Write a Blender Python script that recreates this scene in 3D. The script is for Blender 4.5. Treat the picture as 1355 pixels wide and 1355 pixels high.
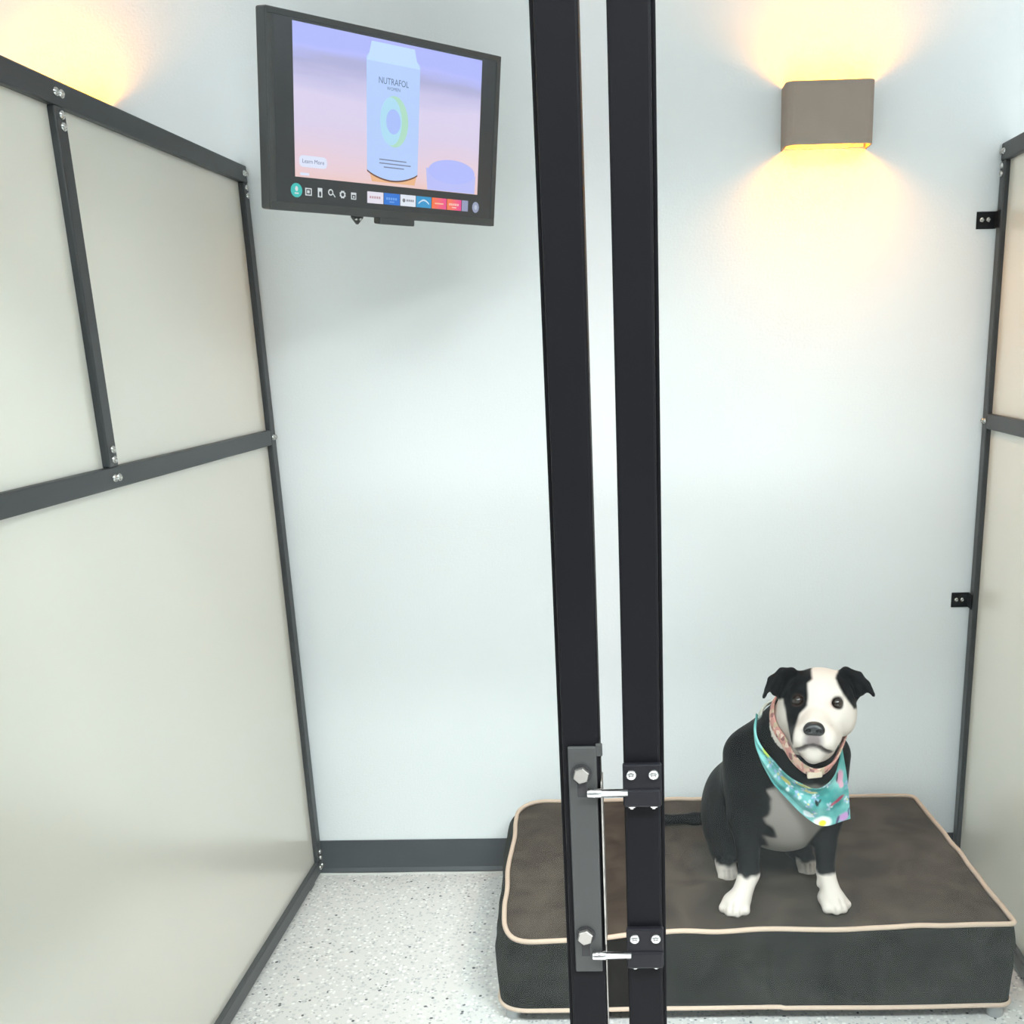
import bpy, bmesh, math, random
import numpy as np
from mathutils import Vector, Matrix, noise

for o in list(bpy.data.objects):
    bpy.data.objects.remove(o)
scene = bpy.context.scene
C = scene.collection
random.seed(4)

# ------------------------------------------------------------------ camera
cam_d = bpy.data.cameras.new('camera')
cam = bpy.data.objects.new('camera', cam_d)
C.objects.link(cam)
scene.camera = cam
FPX, PX, PY = 1469.93, 810.58, 902.70          # focal length and principal point of the (cropped) photo
cam_d.sensor_width = 36.0
cam_d.lens = FPX / 1355 * 36.0
cam_d.shift_x = (677.5 - PX) / 1355
cam_d.shift_y = (PY - 677.5) / 1355
cam_d.clip_start = 0.02
right = Vector((0.99948655, 0.02117181, -0.02404967))
down = Vector((-0.01684591, -0.29124717, -0.9564995))
fwd = Vector((-0.02725523, 0.95641353, -0.29074098))
mw = Matrix.Identity(4)
for i in range(3):
    mw[i][0] = right[i]; mw[i][1] = -down[i]; mw[i][2] = -fwd[i]
mw.translation = Vector((0.94766, -2.95231, 1.46608))
cam.matrix_world = mw

# ------------------------------------------------------------------ light and exposure
EXPO = 0.08
scene.view_settings.view_transform = 'Standard'
scene.view_settings.look = 'None'
scene.view_settings.exposure = EXPO
scene.view_settings.gamma = 1.0
scene.view_settings.use_curve_mapping = False

world = bpy.data.worlds.new('world')
scene.world = world
world.use_nodes = True
world.node_tree.nodes['Background'].inputs[0].default_value = (0.80, 0.90, 1.0, 1)
world.node_tree.nodes['Background'].inputs[1].default_value = 0.3

def area_light(name, loc, sx, sy, power, col=(1, 1, 1), rot=(0, 0, 0)):
    l = bpy.data.lights.new(name, 'AREA')
    l.shape = 'RECTANGLE'; l.size = sx; l.size_y = sy
    l.energy = power; l.color = col
    o = bpy.data.objects.new(name, l)
    o.location = loc; o.rotation_euler = rot
    C.objects.link(o)
    return o

CEIL = 3.0
COOL = (0.93, 0.985, 1.0)
# troffer lights in the ceiling of the kennel hall
for (x, y, p) in [(-1.9, -3.2, 52), (0.0, -3.2, 94), (2.1, -3.2, 168), (3.7, -2.6, 70)]:
    area_light('ceiling_troffer', (x, y, CEIL - 0.012), 1.2, 0.6, p, COOL).data.spread = math.radians(146)   # spread narrowed so the upper wall stays dim behind the sconce glow

# ------------------------------------------------------------------ helpers
def lin(c):
    return tuple(((v / 255) / 12.92 if v / 255 <= 0.04045 else ((v / 255 + 0.055) / 1.055) ** 2.4) for v in c) + (1,)

def newmat(name):
    m = bpy.data.materials.new(name)
    m.use_nodes = True
    nt = m.node_tree
    return m, nt, nt.nodes['Principled BSDF']

def simple(name, col, rough=0.5, metal=0.0, spec=0.5, bump=None, coat=0.0, var=None):
    m, nt, b = newmat(name)
    b.inputs['Base Color'].default_value = col if len(col) == 4 else tuple(col) + (1,)
    b.inputs['Roughness'].default_value = rough
    b.inputs['Metallic'].default_value = metal
    b.inputs['Specular IOR Level'].default_value = spec
    b.inputs['Coat Weight'].default_value = coat
    tc = nt.nodes.new('ShaderNodeTexCoord')
    if var:
        n = nt.nodes.new('ShaderNodeTexNoise'); n.inputs['Scale'].default_value = var[0]; n.inputs['Detail'].default_value = 6
        nt.links.new(tc.outputs['Object'], n.inputs['Vector'])
        mx = nt.nodes.new('ShaderNodeMix'); mx.data_type = 'RGBA'
        c = b.inputs['Base Color'].default_value
        mx.inputs[6].default_value = tuple(v * (1 - var[1]) for v in c[:3]) + (1,)
        mx.inputs[7].default_value = tuple(min(1, v * (1 + var[1])) for v in c[:3]) + (1,)
        nt.links.new(n.outputs['Fac'], mx.inputs[0])
        nt.links.new(mx.outputs[2], b.inputs['Base Color'])
    if bump:
        n = nt.nodes.new('ShaderNodeTexNoise'); n.inputs['Scale'].default_value = bump[0]; n.inputs['Detail'].default_value = 3
        nt.links.new(tc.outputs['Object'], n.inputs['Vector'])
        bp = nt.nodes.new('ShaderNodeBump'); bp.inputs['Strength'].default_value = bump[1]; bp.inputs['Distance'].default_value = bump[2]
        nt.links.new(n.outputs['Fac'], bp.inputs['Height'])
        nt.links.new(bp.outputs['Normal'], b.inputs['Normal'])
    return m

def emis(name, col, strength=1.0):
    m, nt, b = newmat(name)
    b.inputs['Base Color'].default_value = (0.01, 0.01, 0.01, 1)
    b.inputs['Roughness'].default_value = 0.25
    b.inputs['Emission Color'].default_value = col
    b.inputs['Emission Strength'].default_value = strength
    return m

def obj_from_bm(name, bm, mat, parent=None, smooth=False):
    me = bpy.data.meshes.new(name)
    bm.to_mesh(me); bm.free()
    return obj_from_me(name, me, mat, parent, smooth)

def obj_from_me(name, me, mat, parent=None, smooth=False):
    if mat is not None and len(me.materials) == 0:
        me.materials.append(mat)
    if smooth:
        me.polygons.foreach_set('use_smooth', [True] * len(me.polygons))
    o = bpy.data.objects.new(name, me)
    C.objects.link(o)
    if parent is not None:
        o.parent = parent
    return o

def obj_from_py(name, v, f, mat, parent=None, smooth=False):
    me = bpy.data.meshes.new(name)
    me.from_pydata([tuple(p) for p in v], [], f)
    me.update()
    return obj_from_me(name, me, mat, parent, smooth)

def tag(o, label=None, cat=None, group=None, kind=None):
    if label: o['label'] = label
    if cat: o['category'] = cat
    if group: o['group'] = group
    if kind: o['kind'] = kind
    return o

def empty(name, loc=(0, 0, 0)):
    o = bpy.data.objects.new(name, None)
    o.empty_display_size = 0.05
    o.location = loc
    C.objects.link(o)
    bpy.context.view_layer.update()
    return o

def bm_box(bm, x0, x1, y0, y1, z0, z1, bevel=0.0, seg=2):
    r = bmesh.ops.create_cube(bm, size=1.0)
    vs = r['verts']
    for v in vs:
        v.co = Vector((x0 + (v.co.x + .5) * (x1 - x0), y0 + (v.co.y + .5) * (y1 - y0), z0 + (v.co.z + .5) * (z1 - z0)))
    if bevel > 0:
        es = list({e for v in vs for e in v.link_edges})
        bmesh.ops.bevel(bm, geom=es, offset=bevel, segments=seg, affect='EDGES', profile=0.5)

def box(name, x0, x1, y0, y1, z0, z1, mat, parent=None, bevel=0.0, seg=2):
    """coordinates in the parent's frame offset: parent empties here have no rotation unless noted"""
    bm = bmesh.new()
    bm_box(bm, x0, x1, y0, y1, z0, z1, bevel, seg)
    o = obj_from_bm(name, bm, mat, parent, smooth=False)
    return o

def bm_lathe(bm, prof, axis_m, n=20):
    """prof: list of (radius, height); axis_m: Matrix placing local z axis"""
    rings = []
    for (r, h) in prof:
        if r < 1e-6:
            rings.append([bm.verts.new(axis_m @ Vector((0, 0, h)))])
        else:
            rings.append([bm.verts.new(axis_m @ Vector((r * math.cos(2 * math.pi * k / n), r * math.sin(2 * math.pi * k / n), h))) for k in range(n)])
    for a, b in zip(rings, rings[1:]):
        for k in range(n):
            k2 = (k + 1) % n
            if len(a) == 1 and len(b) == 1: continue
            if len(a) == 1: bm.faces.new((a[0], b[k], b[k2]))
            elif len(b) == 1: bm.faces.new((a[k], a[k2], b[0]))
            else: bm.faces.new((a[k], a[k2], b[k2], b[k]))
    bmesh.ops.recalc_face_normals(bm, faces=bm.faces)

def axis_to(direction, loc):
    d = Vector(direction).normalized()
    return Matrix.Translation(loc) @ d.to_track_quat('Z', 'Y').to_matrix().to_4x4()

def tube_mesh(name, pts, rad, mat, parent=None, n=10, closed=False, flat=None, normals=None):
    """tube along pts; flat=(width,thickness) with per-point normals gives a strap"""
    pts = [Vector(p) for p in pts]
    N = len(pts); v = []; f = []
    prev = None
    for i, p in enumerate(pts):
        if closed:
            t = pts[(i + 1) % N] - pts[i - 1]
        else:
            t = pts[min(i + 1, N - 1)] - pts[max(i - 1, 0)]
        t.normalize()
        if normals is not None:
            nn = Vector(normals[i]); nn = (nn - t * nn.dot(t)).normalized()
        else:
            ref = prev if prev is not None else (Vector((0, 0, 1)) if abs(t.z) < .9 else Vector((1, 0, 0)))
            nn = (ref - t * ref.dot(t)).normalized()
        prev = nn
        b = t.cross(nn)
        r = rad[i] if isinstance(rad, (list, tuple)) else rad
        for k in range(n):
            a = 2 * math.pi * k / n
            if flat:
                v.append(p + b * (math.cos(a) * flat[0] / 2) + nn * (math.sin(a) * flat[1] / 2))
            else:
                v.append(p + b * (math.cos(a) * r) + nn * (math.sin(a) * r))
    segs = N if closed else N - 1
    for i in range(segs):
        j = (i + 1) % N
        for k in range(n):
            k2 = (k + 1) % n
            f.append((i * n + k, i * n + k2, j * n + k2, j * n + k))
    if not closed:
        f.append(tuple(range(n))[::-1]); f.append(tuple((N - 1) * n + k for k in range(n)))
    return obj_from_py(name, v, f, mat, parent, True)

def interp(pts, n):
    """smooth resampling (Catmull-Rom) of a polyline to n points"""
    P = np.array(pts, float); m = len(P) - 1
    out = []
    for s in np.linspace(0, m, n):
        i = min(int(s), m - 1); t = s - i
        p0 = P[max(i - 1, 0)]; p1 = P[i]; p2 = P[i + 1]; p3 = P[min(i + 2, m)]
        out.append(0.5 * ((2 * p1) + (-p0 + p2) * t + (2 * p0 - 5 * p1 + 4 * p2 - p3) * t ** 2 + (-p0 + 3 * p1 - 3 * p2 + p3) * t ** 3))
    return np.array(out)

# ------------------------------------------------------------------ materials
def mat_wall():
    m, nt, b = newmat('painted_wall')
    tc = nt.nodes.new('ShaderNodeTexCoord')
    n1 = nt.nodes.new('ShaderNodeTexNoise'); n1.inputs['Scale'].default_value = 1.3; n1.inputs['Detail'].default_value = 4
    nt.links.new(tc.outputs['Object'], n1.inputs['Vector'])
    r = nt.nodes.new('ShaderNodeValToRGB')
    r.color_ramp.elements[0].color = (0.81, 0.845, 0.86, 1); r.color_ramp.elements[1].color = (0.84, 0.87, 0.885, 1)
    nt.links.new(n1.outputs['Fac'], r.inputs[0]); nt.links.new(r.outputs[0], b.inputs['Base Color'])
    n2 = nt.nodes.new('ShaderNodeTexNoise'); n2.inputs['Scale'].default_value = 170; n2.inputs['Detail'].default_value = 3
    nt.links.new(tc.outputs['Object'], n2.inputs['Vector'])
    bp = nt.nodes.new('ShaderNodeBump'); bp.inputs['Strength'].default_value = 0.25; bp.inputs['Distance'].default_value = 0.002
    nt.links.new(n2.outputs['Fac'], bp.inputs['Height']); nt.links.new(bp.outputs['Normal'], b.inputs['Normal'])
    b.inputs['Roughness'].default_value = 0.55
    b.inputs['Specular IOR Level'].default_value = 0.3
    return m

def mat_floor():
    m, nt, b = newmat('flake_epoxy_floor')
    tc = nt.nodes.new('ShaderNodeTexCoord')
    base = nt.nodes.new('ShaderNodeTexNoise'); base.inputs['Scale'].default_value = 3.0; base.inputs['Detail'].default_value = 5
    nt.links.new(tc.outputs['Object'], base.inputs['Vector'])
    cr = nt.nodes.new('ShaderNodeValToRGB')
    cr.color_ramp.elements[0].color = (0.68, 0.665, 0.65, 1); cr.color_ramp.elements[1].color = (0.77, 0.75, 0.73, 1)
    nt.links.new(base.outputs['Fac'], cr.inputs[0])
    last = cr.outputs[0]
    def flakes(scale, thr, radius, col, off):
        nonlocal last
        mp = nt.nodes.new('ShaderNodeMapping'); mp.inputs['Location'].default_value = (off, off * .7, off * .3)
        nt.links.new(tc.outputs['Object'], mp.inputs['Vector'])
        dn = nt.nodes.new('ShaderNodeTexNoise'); dn.inputs['Scale'].default_value = scale * 1.4
        nt.links.new(mp.outputs[0], dn.inputs['Vector'])
        mv = nt.nodes.new('ShaderNodeMix'); mv.data_type = 'VECTOR'; mv.inputs[0].default_value = 0.006
        nt.links.new(mp.outputs[0], mv.inputs[4]); nt.links.new(dn.outputs['Color'], mv.inputs[5])
        vo = nt.nodes.new('ShaderNodeTexVoronoi'); vo.inputs['Scale'].default_value = scale
        nt.links.new(mv.outputs[1], vo.inputs['Vector'])
        lt = nt.nodes.new('ShaderNodeMath'); lt.operation = 'LESS_THAN'; lt.inputs[1].default_value = radius
        nt.links.new(vo.outputs['Distance'], lt.inputs[0])
        sp = nt.nodes.new('ShaderNodeSeparateColor'); nt.links.new(vo.outputs['Color'], sp.inputs[0])
        gt = nt.nodes.new('ShaderNodeMath'); gt.operation = 'GREATER_THAN'; gt.inputs[1].default_value = thr
        nt.links.new(sp.outputs[0], gt.inputs[0])
        mu = nt.nodes.new('ShaderNodeMath'); mu.operation = 'MULTIPLY'
        nt.links.new(lt.outputs[0], mu.inputs[0]); nt.links.new(gt.outputs[0], mu.inputs[1])
        mx = nt.nodes.new('ShaderNodeMix'); mx.data_type = 'RGBA'; mx.inputs[7].default_value = col
        nt.links.new(mu.outputs[0], mx.inputs[0]); nt.links.new(last, mx.inputs[6])
        last = mx.outputs[2]
    flakes(85, 0.45, 0.42, (0.60, 0.60, 0.60, 1), 1.3)
    flakes(110, 0.55, 0.40, (0.70, 0.685, 0.66, 1), 4.7)
    flakes(95, 0.74, 0.42, (0.90, 0.89, 0.87, 1), 8.1)
    flakes(120, 0.82, 0.38, (0.42, 0.43, 0.44, 1), 2.9)
    flakes(90, 0.96, 0.34, (0.07, 0.075, 0.085, 1), 6.6)
    nt.links.new(last, b.inputs['Base Color'])
    b.inputs['Roughness'].default_value = 0.38
    return m

def mat_frost():
    """translucent frosted polycarbonate"""
    m, nt, b = newmat('frosted_polycarbonate')
    out = nt.nodes['Material Output']
    b.inputs['Base Color'].default_value = (0.87, 0.85, 0.785, 1)
    b.inputs['Roughness'].default_value = 0.29
    b.inputs['IOR'].default_value = 1.6
    b.inputs['Specular IOR Level'].default_value = 0.8
    b.inputs['Coat Weight'].default_value = 1.0; b.inputs['Coat Roughness'].default_value = 0.20; b.inputs['Coat IOR'].default_value = 2.1
    tr = nt.nodes.new('ShaderNodeBsdfTranslucent'); tr.inputs['Color'].default_value = (0.92, 0.90, 0.83, 1)
    mx = nt.nodes.new('ShaderNodeMixShader'); mx.inputs[0].default_value = 0.30
    nt.links.new(b.outputs[0], mx.inputs[1]); nt.links.new(tr.outputs[0], mx.inputs[2])
    nt.links.new(mx.outputs[0], out.inputs['Surface'])
    tc = nt.nodes.new('ShaderNodeTexCoord')
    n2 = nt.nodes.new('ShaderNodeTexNoise'); n2.inputs['Scale'].default_value = 380
    nt.links.new(tc.outputs['Object'], n2.inputs['Vector'])
    bp = nt.nodes.new('ShaderNodeBump'); bp.inputs['Strength'].default_value = 0.12; bp.inputs['Distance'].default_value = 0.001
    nt.links.new(n2.outputs['Fac'], bp.inputs['Height']); nt.links.new(bp.outputs['Normal'], b.inputs['Normal'])
    return m

def mat_glass():
    m, nt, b = newmat('clear_glass')
    out = nt.nodes['Material Output']
    nt.nodes.remove(b)
    t = nt.nodes.new('ShaderNodeBsdfTransparent'); t.inputs[0].default_value = (0.975, 0.99, 0.985, 1)
    g = nt.nodes.new('ShaderNodeBsdfGlossy'); g.inputs['Roughness'].default_value = 0.02; g.inputs[0].default_value = (0.9, 1, 1, 1)
    fr = nt.nodes.new('ShaderNodeFresnel'); fr.inputs[0].default_value = 1.17
    mx = nt.nodes.new('ShaderNodeMixShader')
    nt.links.new(fr.outputs[0], mx.inputs[0]); nt.links.new(t.outputs[0], mx.inputs[1]); nt.links.new(g.outputs[0], mx.inputs[2])
    nt.links.new(mx.outputs[0], out.inputs['Surface'])
    return m

def mat_suede(name, c0, c1):
    m, nt, b = newmat(name)
    tc = nt.nodes.new('ShaderNodeTexCoord')
    n1 = nt.nodes.new('ShaderNodeTexNoise'); n1.inputs['Scale'].default_value = 9; n1.inputs['Detail'].default_value = 3; n1.inputs['Roughness'].default_value = 0.5
    n1.inputs['Distortion'].default_value = 0.6
    nt.links.new(tc.outputs['Object'], n1.inputs['Vector'])
    r = nt.nodes.new('ShaderNodeValToRGB')
    r.color_ramp.elements[0].position = 0.32; r.color_ramp.elements[1].position = 0.70
    r.color_ramp.elements[0].color = c0; r.color_ramp.elements[1].color = c1
    nt.links.new(n1.outputs['Fac'], r.inputs[0]); nt.links.new(r.outputs[0], b.inputs['Base Color'])
    n2 = nt.nodes.new('ShaderNodeTexNoise'); n2.inputs['Scale'].default_value = 45; n2.inputs['Detail'].default_value = 2
    nt.links.new(tc.outputs['Object'], n2.inputs['Vector'])
    bp = nt.nodes.new('ShaderNodeBump'); bp.inputs['Strength'].default_value = 0.15; bp.inputs['Distance'].default_value = 0.001
    nt.links.new(n2.outputs['Fac'], bp.inputs['Height']); nt.links.new(bp.outputs['Normal'], b.inputs['Normal'])
    b.inputs['Roughness'].default_value = 0.95
    b.inputs['Specular IOR Level'].default_value = 0.1
    b.inputs['Sheen Weight'].default_value = 0.0
    return m

M_WALL = mat_wall()
M_HALL = simple('hall_grey_wall', (0.30, 0.32, 0.33), 0.7, bump=(60, .1, .002), var=(2, .05))
M_CEIL = simple('ceiling_grey', (0.62, 0.63, 0.63), 0.8, bump=(60, .1, .002))
M_FLOOR = mat_floor()
M_BASE = simple('vinyl_baseboard', lin((58, 62, 68)), 0.5, var=(14, .12), bump=(40, .15, .002))
M_SEAL = simple('sealant', (0.62, 0.62, 0.60), 0.6, var=(30, .1))
M_FRAME = simple('black_aluminium', (0.022, 0.025, 0.028), 0.42, 0.0, 0.6, var=(20, .2), bump=(300, .05, .0005))
M_POST = simple('black_powder_coat', (0.004, 0.004, 0.005), 0.5, 0.0, 0.09, bump=(500, .06, .0005), var=(8, .15))
M_BLACKPL = simple('black_hinge_metal', (0.005, 0.005, 0.007), 0.45, 0.0, 0.2, bump=(400, .05, .0004), var=(30, .2))
M_STEEL = simple('dull_steel', (0.036, 0.038, 0.037), 0.5, 0.4, 0.5, bump=(120, .05, .0005), var=(12, .12))
M_BOLT = simple('zinc_bolt', (0.30, 0.29, 0.27), 0.35, 0.9, var=(60, .2))
M_CHROME = simple('chrome', (0.52, 0.52, 0.51), 0.24, 1.0, var=(20, .03))
M_FLANGE = simple('patchy_steel_edge', (0.32, 0.31, 0.29), 0.4, 0.8, var=(90, .7))  # steel tone varies in random patches
M_SLOT = simple('slot_black', (0.006, 0.006, 0.007), 0.6, var=(20, .2))
M_FROST = mat_frost()
M_GLASS = mat_glass()
M_SUEDE_TOP = mat_suede('brown_suede_top', lin((60, 53, 47)), lin((84, 75, 67)))
M_SUEDE_SIDE = mat_suede('charcoal_suede_band', lin((29, 29, 27)), lin((46, 45, 43)))
M_PIPING = simple('cream_piping', lin((206, 184, 166)), 0.8, spec=.2, bump=(500, .3, .001), var=(40, .06))
M_FOOT = simple('silver_plastic', (0.42, 0.43, 0.44), 0.4, 0.3, var=(30, .08))
M_LAMP = simple('taupe_lamp_metal', lin((160, 146, 136)), 0.8, 0.0, 0.15, bump=(300, .1, .0005), var=(25, .08))
M_LAMPIN = simple('lamp_inner_white', (0.8, 0.72, 0.55), 0.6, var=(20, .03))
M_TVCASE = simple('tv_black_plastic', (0.045, 0.048, 0.050), 0.45, 0, .5, bump=(400, .06, .0004), var=(20, .1))

# ------------------------------------------------------------------ setting
W = 1.83
HP = 1.905          # partition height
RX0, RX1, RY0 = -2.6, 4.6, -6.4
def plane_box(name, *a):
    return tag(box(name, *a), kind='structure')
tag(plane_box('floor', RX0, RX1, RY0, 0.0, -0.1, 0.0, M_FLOOR), 'pale grey flake epoxy floor with dark and white speckles')
tag(plane_box('wall_back', RX0, RX1, 0.0, 0.12, 0.0, CEIL, M_WALL), 'cool white painted back wall')
plane_box('wall_left', RX0 - .12, RX0, RY0, 0.0, 0.0, CEIL, M_WALL)
plane_box('wall_right', RX1, RX1 + .12, RY0, 0.0, 0.0, CEIL, M_WALL)
plane_box('wall_front', RX0, RX1, RY0 - .12, RY0, 0.0, CEIL, M_HALL)
plane_box('ceiling', RX0, RX1, RY0, 0.0, CEIL, CEIL + .1, M_CEIL)

# coved vinyl baseboard with a slightly wavy toe
bm = bmesh.new()
prof = [(-0.0005, .100), (-.004, .100), (-.0045, .03), (-.006, .014), (-.012, .004), (-.018, .0008), (-.0005, .0008)]
nx = 120
rows = []
for i in range(nx + 1):
    x = RX0 + (RX1 - RX0) * i / nx
    wv = 0.003 * noise.noise(Vector((x * 6, 1.7, 0)))
    rows.append([bm.verts.new((x, y - (wv if k in (3, 4, 5) else 0), z)) for k, (y, z) in enumerate(prof)])
for a, b in zip(rows, rows[1:]):
    for k in range(len(prof)):
        k2 = (k + 1) % len(prof)
        bm.faces.new((a[k], b[k], b[k2], a[k2]))
bm.faces.new(rows[0]); bm.faces.new(rows[-1][::-1])
bmesh.ops.recalc_face_normals(bm, faces=bm.faces)
bbo = tag(obj_from_bm('baseboard_back', bm, M_BASE), 'dark grey vinyl cove baseboard along the white back wall', kind='structure')
tube_mesh('sealant_bead', [(RX0 + 0.1 * i, -.021 - .0015 * math.sin(i * 2.1), .001) for i in range(73)], .004, M_SEAL, bbo, 6)

# ------------------------------------------------------------------ partitions
screw_me = None
def screw_mesh(r=.0075, h=.006):
    bm = bmesh.new()
    bm_lathe(bm, [(r, 0), (r, h * .35), (r * .85, h * .75), (r * .5, h), (r * .42, h * .98), (r * .40, h * .55), (0, h * .55)], Matrix.Identity(4), 12)
    me = bpy.data.meshes.new('screw'); bm.to_mesh(me); bm.free()
    me.polygons.foreach_set('use_smooth', [True] * len(me.polygons))
    return me
SCREW = screw_mesh(); SCREW.materials.append(M_CHROME)

def add_screw(p, direction, parent, name='screw', scale=1.0):
    o = bpy.data.objects.new(name, SCREW)
    C.objects.link(o)
    o.parent = parent
    o.matrix_local = axis_to(direction, p) @ Matrix.Scale(scale, 4)
    return o

def partition(x_face, sgn, label, label_brackets):
    """frame of 38 mm tube; visible face at x_face, body extends to -sgn side (away from this kennel)"""
    P = empty('kennel_partition', (x_face, -0.93, 0))
    tag(P, label, 'partition', 'frosted partitions between the kennels')
    X0, X1 = sorted((x_face, x_face - sgn * .032))
    ox, oy = x_face, -0.93
    def b(name, y0, y1, z0, z1, mat, xi0=X0, xi1=X1, bev=.003):
        return box(name, xi0 - ox, xi1 - ox, y0 - oy, y1 - oy, z0, z1, mat, P, bev, 2)
    YB, YF = -0.008, -1.835
    top = b('top_rail', YF, YB, HP - .040, HP, M_FRAME)
    mid = b('middle_rail', YF + .038, YB - .036, 1.238, 1.276, M_FRAME)
    bot = b('bottom_rail', YF, YB, .012, .050, M_FRAME)
    pb = b('post', YB - .036, YB, .050, HP - .040, M_FRAME)
    pf = b('post', YF, YF + .038, .050, HP - .040, M_FRAME)
    pm = b('post', -.956, -.920, 1.276, HP - .040, M_FRAME)
    xa, xb = x_face - sgn * .013, x_face - sgn * .019
    xa, xb = sorted((xa, xb))
    b('panel', YF + .030, -.948, 1.270, HP - .034, M_FROST, xa, xb, 0)
    b('panel', -.928, YB - .030, 1.270, HP - .034, M_FROST, xa, xb, 0)
    b('panel', YF + .030, YB - .030, .044, 1.244, M_FROST, xa, xb, 0)
    for y in (-.95, -.1, -1.75):
        o = b('foot', y - .02, y + .02, 0.0, .014, M_FRAME, X0 + .006, X1 - .006, .001)
    def pair(y, z, vertical, par):
        for s in (-1, 1):
            add_screw((sgn * .0 , y - oy + (0 if vertical else s * .009), z + (s * .009 if vertical else 0)), (sgn, 0, 0), par if False else P)
    pair(-.938, HP - .020, False, top); pair(-.938, HP - .062, True, pm)
    pair(-.938, 1.298, True, pm); pair(-.938, 1.257, False, mid)
    pair(YB - .018, HP - .020, False, top); pair(YB - .018, HP - .060, True, pb)
    pair(YB - .018, 1.257, False, mid)
    pair(YB - .018, .031, False, bot); pair(YB - .018, .068, True, pb)
    # L-brackets that fix the back post to the wall
    for z in (1.735, .785) if label_brackets else ():
        bk = box('wall_bracket', sgn * .0, sgn * .046, -.0035 - oy, -.0005 - oy, z - .019, z + .019, M_BLACKPL, P, .0008, 1)
        box('bracket_leg', 0, sgn * .003, -.036 , -.0035 , z - .019, z + .019, M_BLACKPL, bk, .0005, 1).location = (0, -oy, 0)
        for k in (.018, .034):
            add_screw((sgn * k, -.0035 - oy, z + .001), (0, -1, 0), bk, scale=.85)
    return P

partition(0.0, 1, 'frosted panel partition with black frame left of the television', False)
partition(W, -1, 'frosted panel partition with black frame and wall brackets beside the dog bed', True)

# ------------------------------------------------------------------ glass gate front
YG = -1.85
def gate(name, xs, xpost, label, group):
    """xs: far stile x range, xpost: visible stile x range"""
    cx = (xs[0] + xpost[1]) / 2
    G = empty(name, (cx, YG, 0))
    tag(G, label, 'gate', group)
    lo, hi = min(xs[0], xpost[0]), max(xs[1], xpost[1])
    Z0, Z1 = 0.03, 2.12
    def b(n, x0, x1, y0, y1, z0, z1, mat, bev=.003):
        return box(n, x0 - cx, x1 - cx, y0, y1, z0, z1, mat, G, bev, 2)
    b('stile', xpost[0], xpost[1], -.02, .02, Z0, Z1, M_POST)
    b('stile', xs[0], xs[1], -.02, .02, Z0, Z1, M_POST)
    i0, i1 = (xs[1], xpost[0]) if xs[1] < xpost[0] else (xpost[1], xs[0])
    b('top_rail', i0, i1, -.02, .02, Z1 - .04, Z1, M_POST)
    b('bottom_rail', i0, i1, -.02, .02, Z0, Z0 + .06, M_POST)
    b('glass_pane', i0 - .006, i1 + .006, -.003, .003, Z0 + .055, Z1 - .035, M_GLASS, 0)
    # glazing bead along the visible stile
    if xs[1] < xpost[0]:
        b('glazing_bead', xpost[0] - .004, xpost[0], -.010, .010, Z0 + .06, Z1 - .04, M_POST, .001)
    else:
        b('glazing_bead', xpost[1], xpost[1] + .004, -.010, .010, Z0 + .06, Z1 - .04, M_POST, .001)
    for x in (xs[0] + xs[1]) / 2, (xpost[0] + xpost[1]) / 2:
        b('floor_foot', x - .014, x + .014, -.014, .014, 0.0, Z0 + .004, M_BLACKPL, .002)
    return G, cx

GL, cl = gate('glass_gate', (.006, .046), (.8625, .9015), 'black framed glass gate leaf carrying the steel latch plate', 'glass gate leaves')
GR, cr_ = gate('glass_gate', (W - .046, W - .006), (.9260, .9645), 'black framed glass gate leaf with two screwed hinge blocks and pins', 'glass gate leaves')

# steel latch plate on the left leaf
def lat(name, x0, x1, y0, y1, z0, z1, mat, parent=GL, c=cl, bev=.001):
    return box(name, x0 - c, x1 - c, y0, y1, z0, z1, mat, parent, bev, 2)
bm = bmesh.new()
bm_box(bm, .8685 - cl, .8985 - cl, -.0245, -.0202, .805, 1.069, .0016, 2)
plate = obj_from_bm('latch_plate', bm, M_STEEL, GL)
# hook at the top, folded flange along the edge
lat('plate_hook', .8975, .9045, -.0245, -.0205, 1.058, 1.072, M_STEEL, plate, cl, .0012)
lat('plate_flange', .9017, .9035, -.0245, .004, .838, 1.030, M_FLANGE, plate, cl, .0006)
lat('strike_strip', .9017, .9030, -.016, -.004, .70, .835, M_FLANGE, plate, cl, .0004)
for zb_, xb_ in ((1.039, .8820), (.8505, .8805)):
    bm = bmesh.new()
    mt = axis_to((0, -1, 0), (xb_ - cl, -.0245, zb_))
    bm_lathe(bm, [(.0108, 0), (.0108, .0018), (.0, .0018)], mt, 24)
    wsh = obj_from_bm('washer', bm, M_SLOT, plate)
    bm = bmesh.new()
    bm_lathe(bm, [(.0088, .0015), (.0088, .0065), (.0078, .0078), (.0, .0078)], mt @ Matrix.Rotation(.3, 4, 'Z'), 6)
    obj_from_bm('bolt', bm, M_BOLT, plate)
    bm = bmesh.new()
    bm_box(bm, xb_ - .0045 - cl, xb_ + .0045 - cl, -.0249, -.0235, zb_ - .026, zb_ - .006, .0004, 1)
    obj_from_bm('adjustment_slot', bm, M_SLOT, plate)

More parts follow.
